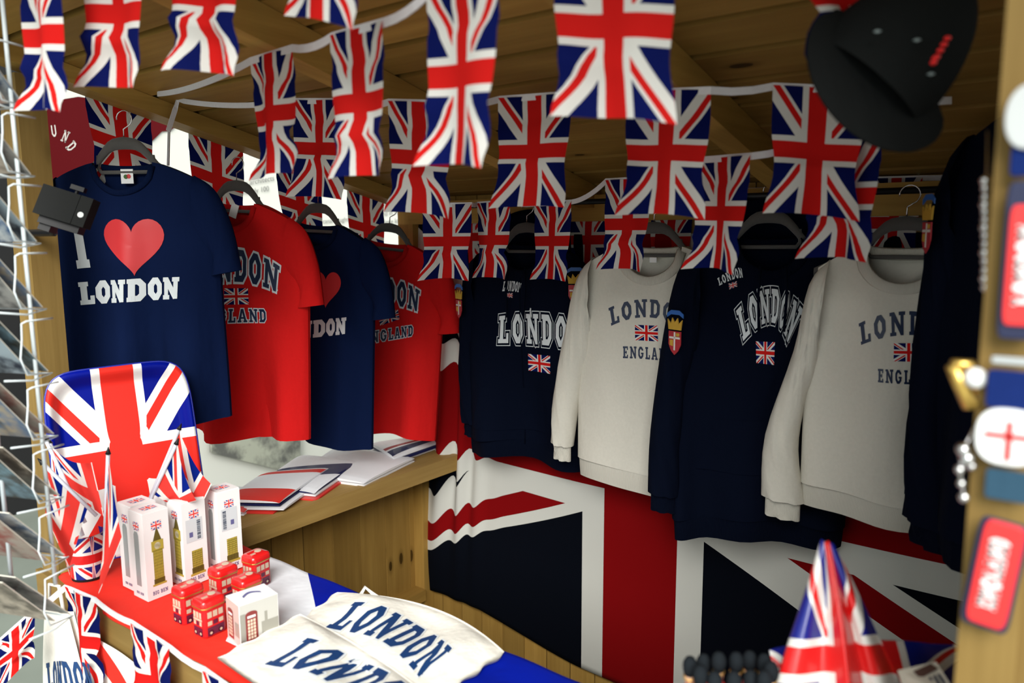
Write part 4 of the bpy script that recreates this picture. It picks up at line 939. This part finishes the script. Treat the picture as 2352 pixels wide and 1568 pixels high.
# ------------------------------------------------------------ black light box on the post
tl, tr, bl = at(100, 421, 1.64), at(215, 457, 1.655), at(74, 487, 1.63)
U = (tr-tl); wq = U.length; U.normalize(); V = bl-tl; V -= V.dot(U)*U; hq = V.length; V.normalize(); Nn = U.cross(V); Nn = Nn if Nn.dot(EYE-tl) > 0 else -Nn; Nn = (Nn+Vector((0, 0, -.12))).normalized()
r = empty('light_box', (tl+tr)/2+V*hq/2, label='small black box with a white dot in front of the post and first T-shirt', cat='light box'); o0 = r.location.copy()
BG = mat('worn_black_metal', (.012, .013, .0125), .65, spec=.15)
def fb(a, b_, c_, d_, e, f): # box in the frame of the housing
    m = MB(); T = Matrix.Translation(tl-o0) @ Matrix(((U.x, V.x, Nn.x, 0), (U.y, V.y, Nn.y, 0), (U.z, V.z, Nn.z, 0), (0, 0, 0, 1))); m.box((a, c_, e), (b_, d_, f), T=T); return m, T
m, T = fb(0, wq*.745, 0, hq, -.045, 0); m.build('housing', BG, r, bevel=.003)
m, T = fb(wq*.755, wq, 0, hq, -.045, 0); m.build('end_cover', BG, r, bevel=.003)
m = MB(); m.lathe([(0, 0), (.0062, 0), (.0062, .0012), (0, .0012)], 20, T @ Matrix.Translation((wq*.875, hq*.62, 0))); m.build('white_dot', WHITEP, r)
m, T = fb(wq*.45, wq*.72, -.018, -.008, -.03, -.012); m.lathe([(0, 0), (.004, 0), (.004, .012), (0, .012)], 10, T @ Matrix.Translation((wq*.58, 0, -.02)) @ Matrix.Rotation(rad(90), 4, 'X')); m.build('knob', BLACKP, r, bevel=.001)
m, T = fb(wq*.1, wq*.9, hq, hq+.016, -.05, -.012); m.build('bracket', BLACKP, r, bevel=.003)
m, T = fb(wq*.12, wq*.35, hq+.01, hq+.03, -.06, -.02); m.build('mount', BLACKP, r, bevel=.003)
m = MB(); q0 = T @ Vector((wq*.24, hq+.02, -.05)); m.tube([q0, q0+Vector((-.06, .03, -.01)), Vector((-2.10, .796, q0.z+o0.z-.01))-o0], .009, 8); m.build('support_arm', BLACKP, r, smooth=True)
# ------------------------------------------------------------ wire card rack
rk = empty('card_rack', at(60, 1400, 1.36), label='white wire rack of postcards at the left edge', cat='rack'); o0 = rk.location.copy()
nd = Vector((-.38, .925, 0)).normalized(); wd = Vector((-.925, -.38, 0)).normalized(); A0 = at(60, 600, 1.36); A0.z = 0
def K(n_, w_, z): p = A0+nd*n_+wd*w_-o0; p.z = z-o0.z; return p
zt, zb = 2.02, .98
m = MB(); m.tube([K(0, 0, zb), K(0, 0, zt)], .0036, 8); m.build('upright', WIRE, rk, smooth=True)
m = MB(); m.tube([K(0, .15, zb), K(0, .15, zt)], .0036, 8); m.build('upright', WIRE, rk, smooth=True)
m = MB(); m.tube([K(-.045, .05, zb), K(-.045, .05, zt)], .0036, 8); m.build('upright', WIRE, rk, smooth=True)
pitch = .1165; zs = [1.93-pitch*k for k in range(9)]
cols = [((.03, .09, .2), (.5, .55, .55)), ((.15, .25, .3), (.04, .04, .03)), ((.3, .3, .28), (.05, .05, .05)), ((.35, .3, .25), (.25, .05, .04)), ((.3, .38, .42), (.02, .03, .05)), ((.4, .35, .28), (.1, .08, .06)), ((.1, .16, .25), (.35, .3, .22))]
CM = []
for i, (a, c) in enumerate(cols):
    mm = mat('postcard_photo', a, .35, coat=.05); nt = mm.node_tree; tc = N(nt, 'ShaderNodeTexCoord'); mp = N(nt, 'ShaderNodeMapping'); mp.inputs['Location'].default_value = (i*3.1, i, i*2); nt.links.new(tc.outputs['Object'], mp.inputs[0])
    f = noise(nt, mp.outputs[0], 26, 4, .6); rp = N(nt, 'ShaderNodeMapRange'); rp.inputs[1].default_value = .4; rp.inputs[2].default_value = .62; nt.links.new(f, rp.inputs[0]); nt.links.new(mixc(nt, rp.outputs[0], a, c), nt.nodes['Principled BSDF'].inputs['Base Color']); CM.append(mm)
EDGE = mat('card_edge', (.75, .72, .62), .6)
ordn = ['top', 'second', 'third', 'fourth', 'fifth', 'sixth', 'seventh', 'eighth', 'lowest']
for k, z in enumerate(zs):
    m = MB(); f = .052
    for w_ in (-.012,):
        m.tube([K(.026, w_-.008, z+.012), K(-.03, w_-.008, z+.012), K(-.032, w_, z+.008), K(-.034, w_, z-.02), K(-.040, w_, z-.052), K(-.030, w_, z-.082), K(.022, w_, z-.088), K(-.02, w_, z-.094), K(-.075, w_, z-.085)], .0017, 6)
    m.tube([K(.018, -.012, z-.088), K(.018, .142, z-.088)], .0017, 6)
    m.build('wire_pocket', WIRE, rk, smooth=True)
    for j in range(2):
        o = j*.009; c = [(-.085-j*.022, -.006+j*.004), (-.085-j*.022, .138), (.020-j*.03, .138), (.020-j*.03, -.006+j*.004)]; ztop, zbot = z+.035, z-.084
        P = [K(c[0][0], c[0][1], ztop), K(c[1][0], c[1][1], ztop), K(c[2][0], c[2][1], zbot), K(c[3][0], c[3][1], zbot)]
        nn = (P[1]-P[0]).cross(P[3]-P[0]).normalized()*.0008; ro = P[0].copy(); pc = bpy.data.objects.new('postcard', None)
        bb = MB(); vs = [p-ro+nn for p in P]+[p-ro-nn for p in P]; bb.add(vs, [(0, 1, 2, 3)], [(0, 1), (1, 1), (1, 0), (0, 0)]*2, 0); bb.add(vs, [(7, 6, 5, 4)], None, 0); bb.add(vs, [(0, 4, 5, 1), (1, 5, 6, 2), (2, 6, 7, 3), (3, 7, 4, 0)], None, 1)
        bpy.data.objects.remove(pc); oo = bb.build('postcard', [CM[(k*2+j*3) % 7], EDGE]); oo.location = ro+o0
        tag(oo, '%s postcard in the %s pocket of the white wire rack' % ('front' if j else 'rear', ordn[k]), 'postcard', 'postcards in the wire rack')
# ------------------------------------------------------------ black cap at top right
cd = .95
CC = at(2078, 95, cd); r = empty('cap', CC, label='black baseball cap with red embroidery hanging at upper right', cat='cap'); BLK = cloth('black_cotton', (.011, .012, .012)); 
ex_, ey_, ez_ = M3 @ Vector((1, 0, 0)), M3 @ Vector((0, -1, 0)), M3 @ Vector((0, 0, -1))
Rt = Matrix(((ex_.x, ey_.x, ez_.x), (ex_.y, ey_.y, ez_.y), (ex_.z, ey_.z, ez_.z)))
cp = lambda x, y, z: Rt @ Vector((x, y, z))
Rt2 = Rt @ Matrix.Rotation(rad(-42), 3, 'Z') @ Matrix.Rotation(rad(14), 3, 'X'); cp2 = lambda x, y, z: Rt2 @ Vector((x, y, z))
m = MB()
def crown(u, v):
    a = 2*math.pi*u; b_ = math.pi/2*v; s = 1+.012*abs(math.cos(3*a)); return cp2((.084*math.cos(a)*math.cos(b_)*s), -.07+.16*math.sin(b_), .084*math.sin(a)*math.cos(b_)*s)
m.grid(48, 16, crown); m.grid(48, 16, lambda u, v: crown(u, v)*.97); m.build('crown', BLK, r, smooth=True)
m = MB()
def brim(u, v, o=0):
    an = math.radians(lerp(148, 300, u)); q = .065+.012*v+.074*v*math.sin(math.pi*u)**.55; k = math.sin(math.pi*u)
    return cp(q*math.cos(an), q*math.sin(an)-.01, .035+.028*v*k-.03*(2*u-1)**2-o)
m.grid(32, 10, brim); m.grid(32, 10, lambda u, v: brim(u, v, .003)); m.build('brim', BLK, r, smooth=True)
m = MB(); m.lathe([(0, 0), (.007, .001), (.006, .004), (0, .005)], 12, Matrix.Translation(cp2(0, .09, 0)) @ Rt2.to_4x4() @ Matrix.Rotation(rad(-90), 4, 'X')); m.build('button', BLK, r, smooth=True)
RTH = mat('red_glossy_thread', (.9, .02, .02), .3)
m = MB()
for k in range(5):
    q = at(2176-8*k, 88+14*k, cd-.087)-CC; m.lathe([(0, -.003), (.003, -.002), (.0042, 0), (.003, .002), (0, .003)], 10, Matrix.Translation(q))
m.lathe([(0, -.003), (.003, -.002), (.0042, 0), (.003, .002), (0, .003)], 10, Matrix.Translation(at(2148, 134, cd-.087)-CC)); m.build('embroidery', RTH, r, smooth=True)
m = MB()
for x, y in ((2015, 72), (2106, 92), (2138, 170)): m.lathe([(0, -.002), (.0045, 0), (0, .002)], 12, Matrix.Translation(at(x, y, cd-.087)-CC))
m.build('eyelet', mat('grey_eyelet', (.25, .3, .3), .3), r, smooth=True)
m = MB(); top = Vector((CC.x, CC.y, roofz(CC.y)-.003))-CC; m.tube([cp2(0, .09, 0), top], .0012, 5); m.build('hanging_cord', BLACKP, r)
# ------------------------------------------------------------ key rings and tags on the right post
def post(px, py, d=.0): return ony(px, py, .742-d)
def blob(name, mt, px, py, w, h, t, root, rnd=.3, d=.006, rot=0, n=10):
    c = post(px, py, d); pts = []; 
    for i in range(4*n):
        a = 2*math.pi*i/(4*n); ca, sa = math.cos(a), math.sin(a); e = max(.12, rnd); pts.append((math.copysign(abs(ca)**e, ca)*w/2, math.copysign(abs(sa)**e, sa)*h/2))
    T = Matrix.Translation(c-root.location) @ Matrix.Rotation(rot, 4, 'Y'); m = MB(); m.prism(pts, lambda x, y, q: T @ Vector((x, -q, y)), 0, t); return m.build(name, mt, root, bevel=min(.0015, t*.4)), T, c
def thing_at(name, px, py, label, cat): return empty(name, post(px, py, .006), label=label, cat=cat, group='key rings and tags on the right post')
t1 = thing_at('key_tag', 2285, 1180, 'red rectangular key tag with white ENGLAND lettering low on the right post', 'key ring')
NV = mat('navy_leather', (.008, .012, .05), .5); RD2 = mat('red_rubber', (.75, .03, .03), .4); BLS = cloth('navy_strap', (.008, .02, .11)); TEAL = cloth('grey_blue_strap', (.03, .07, .11))
blob('tag_back', NV, 2284, 1318, .036, .098, .004, t1, .22, .006, rad(6)); blob('tag_face', RD2, 2286, 1318, .029, .092, .003, t1, .25, .0102, rad(6))
c = post(2284, 1318, .0145); T = Matrix.Translation(c-t1.location) @ Matrix.Rotation(rad(6), 4, 'Y'); m = MB(); lettering(m, 'ENGLAND', lambda u, v: T @ Vector((-.0075+(1-v)*.0135, -.0006, -.031+u*.062)), .04); m.build('lettering', WHITEP, t1)
blob('strap', TEAL, 2318, 1115, .034, .026, .002, t1, .2, .006)
t2 = thing_at('key_ring', 2320, 900, 'white shield key ring with a red cross on a navy strap', 'key ring')
blob('strap', BLS, 2322, 895, .034, .032, .003, t2, .2, .006); blob('buckle', CHROME, 2326, 828, .030, .007, .004, t2, .3, .008)
blob('shield', WHITEP, 2316, 1002, .046, .047, .006, t2, .75, .007)
m = MB(); c = post(2318, 1002, .014)-t2.location; m.box((c.x-.002, c.y-.0008, c.z-.02), (c.x+.002, c.y, c.z+.012)); m.box((c.x-.017, c.y-.0008, c.z-.002), (c.x+.017, c.y, c.z+.002)); m.build('cross', RD2, t2)
t3 = thing_at('key_tag', 2350, 610, 'red tag with white lettering high at the right picture edge', 'key ring')
blob('tag_back', NV, 2352, 600, .030, .125, .004, t3, .22, .006); blob('tag_face', RD2, 2356, 610, .026, .095, .003, t3, .22, .0102)
c = post(2358, 610, .0145); T = Matrix.Translation(c-t3.location); m = MB(); lettering(m, 'LONDON', lambda u, v: T @ Vector((-.0075+(1-v)*.0135, -.0006, -.031+u*.062)), .04); m.build('lettering', WHITEP, t3)
t4 = thing_at('key_ring', 2350, 270, 'round white key ring at the top of the right post', 'key ring'); blob('disc', mat('dull_white_plastic', (.5, .52, .52), .5), 2368, 268, .034, .05, .006, t4, .9, .007); blob('strap', BLS, 2356, 360, .02, .03, .003, t4, .3, .006)
def hang(px, py, d): return at(px, py, d)
d5 = .66
t5 = empty('key_ring', hang(2225, 880, d5), label='gold key ring with a white bead sticking out left of the post', cat='key ring', group='key rings and tags on the right post')
m = MB(); P = [hang(2188, 838, d5), hang(2205, 880, d5), hang(2226, 930, d5), hang(2240, 925, d5)]; m.tube([p-t5.location for p in P], .006, 10); m.tube([hang(2188, 838, d5)-t5.location, hang(2226, 836, d5)-t5.location, hang(2250, 900, d5)-t5.location, hang(2262, 930, d5+.01)-t5.location], .005, 10); m.build('gold_clasp', GOLD, t5, smooth=True)
m = MB(); m.lathe([(.009*math.sin(a*math.pi/10), -.009*math.cos(a*math.pi/10)) for a in range(11)], 16, Matrix.Translation(hang(2241, 868, d5-.01)-t5.location)); m.build('bead', WHITEP, t5, smooth=True)
t6 = empty('key_ring', hang(2215, 1080, d5), label='small silver charm chain hanging below the gold key ring', cat='key ring', group='key rings and tags on the right post')
m = MB()
for x, y, q in ((2213, 1032, .006), (2222, 1052, .0065), (2204, 1078, .004), (2208, 1110, .0035), (2214, 1142, .0045), (2232, 1070, .004)): m.lathe([(q*math.sin(a*math.pi/8), -q*math.cos(a*math.pi/8)) for a in range(9)], 12, Matrix.Translation(hang(x, y, d5)-t6.location))
m.tube([hang(x, y, d5)-t6.location for x, y in ((2250, 960), (2213, 1032), (2204, 1078), (2214, 1142))], .0012, 5); m.build('charm', CHROME, t6, smooth=True)
t7 = empty('bead_chain', hang(2262, 400, .70), label='silver bead chain hanging beside the right post', cat='chain', group='key rings and tags on the right post')
m = MB()
for k, y in enumerate((415, 432, 452, 470, 486, 504, 522, 541, 560, 580, 600, 620, 640, 660)):
    q = .0042 if k % 3 else .0052; m.lathe([(q*math.sin(a*math.pi/8), -q*math.cos(a*math.pi/8)) for a in range(9)], 12, Matrix.Translation(hang(2264, y, .70)-t7.location))
m.tube([hang(2268, 300, .70)-t7.location, hang(2264, 665, .70)-t7.location], .001, 5); m.build('beads', CHROME, t7, smooth=True)
# ------------------------------------------------------------ things at the lower right of the counter
def sheet(label, left, right, d, name, seed, uvr=(0, 1, 0, 1), fold=2.5, amp=.02, cat='flag'):
    # cloth between two outline curves; left/right lists of (px, py, depth)
    Lp = [at(*q) for q in left]; Rp = [at(*q) for q in right]; o0 = Lp[-1].copy(); toc = (EYE-Lp[0]).normalized()
    def fn(u, v):
        p = interp(Lp, v).lerp(interp(Rp, v), u)-o0; return p+toc*(amp*math.sin(fold*math.pi*u+seed)*min(1, v*2.5))
    m = MB(); m.grid(36, 28, fn, uvfn=lambda u, v: (lerp(uvr[0], uvr[1], u), lerp(uvr[3], uvr[2], v))); return m, o0
r = empty('folded_flag', at(1900, 1600, 1.0), label='tall pointed union flag standing folded beside the toy guards', cat='flag'); 
for nm, L_, R__, uvr, fold, amp, sd in (('front_panel', [(1890, 1240, 1.0), (1850, 1370, .99), (1806, 1500, .98), (1768, 1640, .97)], [(1900, 1245, .99), (1925, 1370, .97), (1945, 1500, .95), (1960, 1640, .94)], (.10, .50, .28, 1.0), 2.2, .012, .4),
                           ('side_panel', [(1898, 1242, .995), (1922, 1370, .975), (1940, 1500, .955), (1952, 1640, .945)], [(1912, 1250, 1.0), (1978, 1375, 1.0), (2040, 1510, 1.0), (2098, 1640, 1.0)], (.48, .84, .30, .92), 3.0, .012, 2.2)):
    m, o_ = sheet('', L_, R__, 1, nm, sd, uvr, fold, amp)
    ob = m.build(nm, HATM, r, smooth=True); ob.location = o_-r.location; sm = ob.modifiers.new('t', 'SOLIDIFY'); sm.thickness = .003
r2 = empty('folded_flag', at(2080, 1600, 1.1), label='rounded folded union flag behind the pointed one, against the right post', cat='flag')
m, o_ = sheet('', [(1955, 1470, 1.1), (1965, 1540, 1.08), (1985, 1640, 1.06)], [(2200, 1480, 1.12), (2215, 1550, 1.1), (2230, 1640, 1.08)], 1, 'panel', 1, (.3, .95, .45, 1.0), 1, .05)
ob = m.build('panel', HATM, r2, smooth=True); ob.location = o_-r2.location; sm = ob.modifiers.new('t', 'SOLIDIFY'); sm.thickness = .003
r3 = empty('folded_flag', at(1790, 1600, 1.04), label='small rounded flag corner between the toy guards and the pointed flag', cat='flag')
m, o_ = sheet('', [(1766, 1492, 1.04), (1775, 1540, 1.03), (1790, 1640, 1.02)], [(1850, 1478, 1.06), (1860, 1540, 1.05), (1870, 1640, 1.04)], 1, 'panel', 0, (.1, .5, .5, 1.0), 1, .012)
ob = m.build('panel', HATM, r3, smooth=True); ob.location = o_-r3.location; sm = ob.modifiers.new('t', 'SOLIDIFY'); sm.thickness = .003
# printed card in front of the post
c4 = [at(2062, 1540, .98), at(2150, 1520, .98), at(2200, 1600, .92), at(2100, 1660, .92)]; o0 = c4[0].copy()
r = empty('souvenir_card', o0, label='printed card with a brown roof drawing by the foot of the right post', cat='card')
m = MB(); n_ = (c4[1]-c4[0]).cross(c4[3]-c4[0]).normalized()*.001; m.add([p-o0+n_ for p in c4]+[p-o0-n_ for p in c4], [(0, 1, 2, 3), (7, 6, 5, 4), (0, 4, 5, 1), (1, 5, 6, 2), (2, 6, 7, 3), (3, 7, 4, 0)]); m.build('card', mat('ivory_card', (.7, .66, .55), .5), r)
m = MB(); n2 = n_ if n_.dot(EYE-o0) > 0 else -n_
def cq(u, v): return c4[0].lerp(c4[1], u).lerp(c4[3].lerp(c4[2], u), v)-o0+n2*1.6
m.add([cq(*q) for q in ((.35, .1), (.85, .02), (.95, .2), (.45, .3))], [(0, 1, 2, 3)])
for k in range(6): u = .3+k*.11; m.add([cq(u, .34), cq(u+.06, .32), cq(u+.08, .6), cq(u+.02, .62)], [(0, 1, 2, 3)], None, 1)
m.build('house_drawing', [mat('brown_ink', (.10, .05, .04), .5), INKN], r)
# toy guards with bearskin hats
FUR = cloth('black_bearskin', (.012, .015, .018), fine=300, bs=.8); SKN = mat('painted_face', (.6, .35, .22), .5); GRED = mat('red_tunic', (.62, .03, .02), .45)
proto = None
for i, (x, y, d) in enumerate(((1585, 1529, 1.0), (1616, 1523, 1.02), (1651, 1519, 1.0), (1691, 1519, 1.01), (1722, 1516, 1.02), (1756, 1523, 1.0), (1609, 1550, .97), (1771, 1541, .97), (1642, 1564, .96), (1686, 1564, .96), (1724, 1561, .97), (1756, 1563, .95))):
    p = at(x, y, d)
    if proto is None:
        proto = empty('guard_pen', p); m = MB(); q = .0088
        m.lathe([(q*.8, -.012), (q*1.0, -.006), (q*1.08, 0), (q*.98, .006), (q*.6, .0115), (0, .013)], 16); hat = m.build('bearskin_hat', FUR, proto, smooth=True)
        m = MB(); m.lathe([(0, -.024), (.006, -.022), (.0068, -.017), (.0065, -.011), (0, -.010)], 14); m.build('face', SKN, proto, smooth=True)
        m = MB(); m.tube([(.0072*math.cos(a), .0072*math.sin(a), -.0125-.004*(math.sin(a) < 0)*abs(math.sin(a))) for a in [k*6.2832/16 for k in range(16)]], .0011, 6, closed=True); m.build('chin_strap', GOLD, hat, smooth=True)
        m = MB(); m.lathe([(0, -.17), (.004, -.165), (.0055, -.06), (.0085, -.05), (.0085, -.03), (.005, -.024), (0, -.0235)], 14); m.build('tunic', GRED, proto, smooth=True); g = proto
    else:
        g = proto.copy(); COL.objects.link(g); g.location = p
        for ch in list(proto.children):
            c_ = ch.copy(); COL.objects.link(c_); c_.parent = g
            for c2 in list(ch.children): d_ = c2.copy(); COL.objects.link(d_); d_.parent = c_
    tag(g, 'toy guard pen with black bearskin hat in the crowd left of the pointed flag', 'pen', 'toy guard pens')
cupg = empty('pen_pot', at(1680, 1600, .985)-Vector((0, 0, .14)), label='dark pot holding the toy guard pens', cat='pot')
# ------------------------------------------------------------ writing and pictures on the hall wall
xw = -3.495
def wp(x, y, o=0): return onx(x, y, xw+o)
REDB = mat('dark_red_paint', (.085, .003, .005), .6, spec=.08); WLET = mat('worn_white_paint', (.55, .5, .46), .7); GTX = mat('grey_lettering', (.16, .16, .15), .7)
m = MB(); o0 = wp(90, 400); pts = [(60, 240), (120, 232), (180, 222), (345, 243), (412, 282), (392, 300), (372, 302), (352, 322), (333, 330), (322, 352), (306, 372), (300, 420), (60, 420)]
m.add([wp(*q, .001)-o0 for q in pts], [tuple(range(len(pts)))[::-1]]); ob = m.build('painted_sign', REDB); ob.location = o0; tag(ob, 'dark red painted sign with arched white letters on the hall wall', 'sign')
m = MB()
for ch, bl_, w_, h_, an in (('U', (119, 315), 13, 27, -8), ('N', (138, 323), 15, 27, 22), ('D', (149, 338), 16, 26, 50)):
    a = rad(an); ux, uy = math.cos(a), math.sin(a)
    lettering(m, ch, lambda u, v: wp(bl_[0]+ux*u*w_+uy*v*h_, bl_[1]+uy*u*w_-ux*v*h_, .002)-o0, thin=.75)
m.build('letters', WLET, ob)
def walltext(s, x0, y0, x1, y1, mt=GTX, bold=0):
    P0, P1 = wp(x0, y0, .002), wp(x1, y1, .002); cu = bpy.data.curves.new('text', 'FONT'); cu.body = s; cu.size = 1; cu.offset = bold; to = bpy.data.objects.new('text', cu); COL.objects.link(to); bpy.context.view_layer.update()
    me = bpy.data.meshes.new_from_object(to.evaluated_get(bpy.context.evaluated_depsgraph_get())); bpy.data.objects.remove(to); w = max(v.co.x for v in me.vertices); k = (P1-P0).length/w; ux = (P1-P0).normalized()
    for v in me.vertices: p = ux*v.co.x*k+Vector((0, 0, 1))*v.co.y*k; v.co = p
    me.materials.clear(); me.materials.append(mt); o = bpy.data.objects.new('lettering', me); COL.objects.link(o); o.location = P0; return o, P0
for s, a, lb in (('and so many architects', (490, 440, 630, 414), 'first grey line'), ('to become nearly 100', (490, 458, 618, 438), 'second grey line'), ('become a gin store', (498, 450, 575, 440), 'x')):
    if lb == 'x': continue
    o, P = walltext(s, *a); tag(o, lb + ' of grey lettering on the pale hall wall behind the red T-shirt', 'lettering', 'grey writing on the hall wall')
for s, a, lb in (('Wesker came', (873, 476, 945, 464), 'line of grey lettering reading Wesker on the hall wall'), ('and in 1964', (873, 497, 928, 489), 'line of grey lettering reading and in 196 on the hall wall'), ('a little known', (873, 518, 938, 508), 'line of grey lettering reading a little kno on the hall wall'),
                 ('the canal bought', (722, 515, 800, 508), 'thin grey line reading the canal behind the hanger'), ('become a gin store', (488, 456, 558, 443), 'grey line reading become a gin store above the red T-shirt')):
    o, P = walltext(s, *a); tag(o, lb, 'lettering', 'grey writing on the hall wall')
m = MB(); c4 = [wp(486, 985, .02), wp(690, 985, .02), wp(690, 1090, .02), wp(486, 1040, .02)]; o0 = c4[0].copy(); PIC = mat('grey_photograph', (.3, .3, .28), .5); nt = PIC.node_tree; tc = N(nt, 'ShaderNodeTexCoord'); f = noise(nt, tc.outputs['Object'], 7, 5, .6); rp = N(nt, 'ShaderNodeMapRange'); rp.inputs[1].default_value = .42; rp.inputs[2].default_value = .6; nt.links.new(f, rp.inputs[0]); nt.links.new(mixc(nt, rp.outputs[0], (.36, .37, .30), (.10, .10, .09)), nt.nodes['Principled BSDF'].inputs['Base Color'])
m.add([p-o0 for p in c4]+[p-o0-Vector((.018, 0, 0)) for p in c4], [(0, 1, 2, 3), (7, 6, 5, 4), (0, 4, 5, 1), (1, 5, 6, 2), (2, 6, 7, 3), (3, 7, 4, 0)]); ob = m.build('photograph', PIC); ob.location = o0; tag(ob, 'grey landscape photograph mounted on the hall wall below the red T-shirt', 'photograph')
m = MB(); m.lathe([(0, 0), (.045, 0), (.05, .07), (.046, .07), (.04, .004), (0, .004)], 20); m.build('pot', BLACKP, cupg, smooth=True)
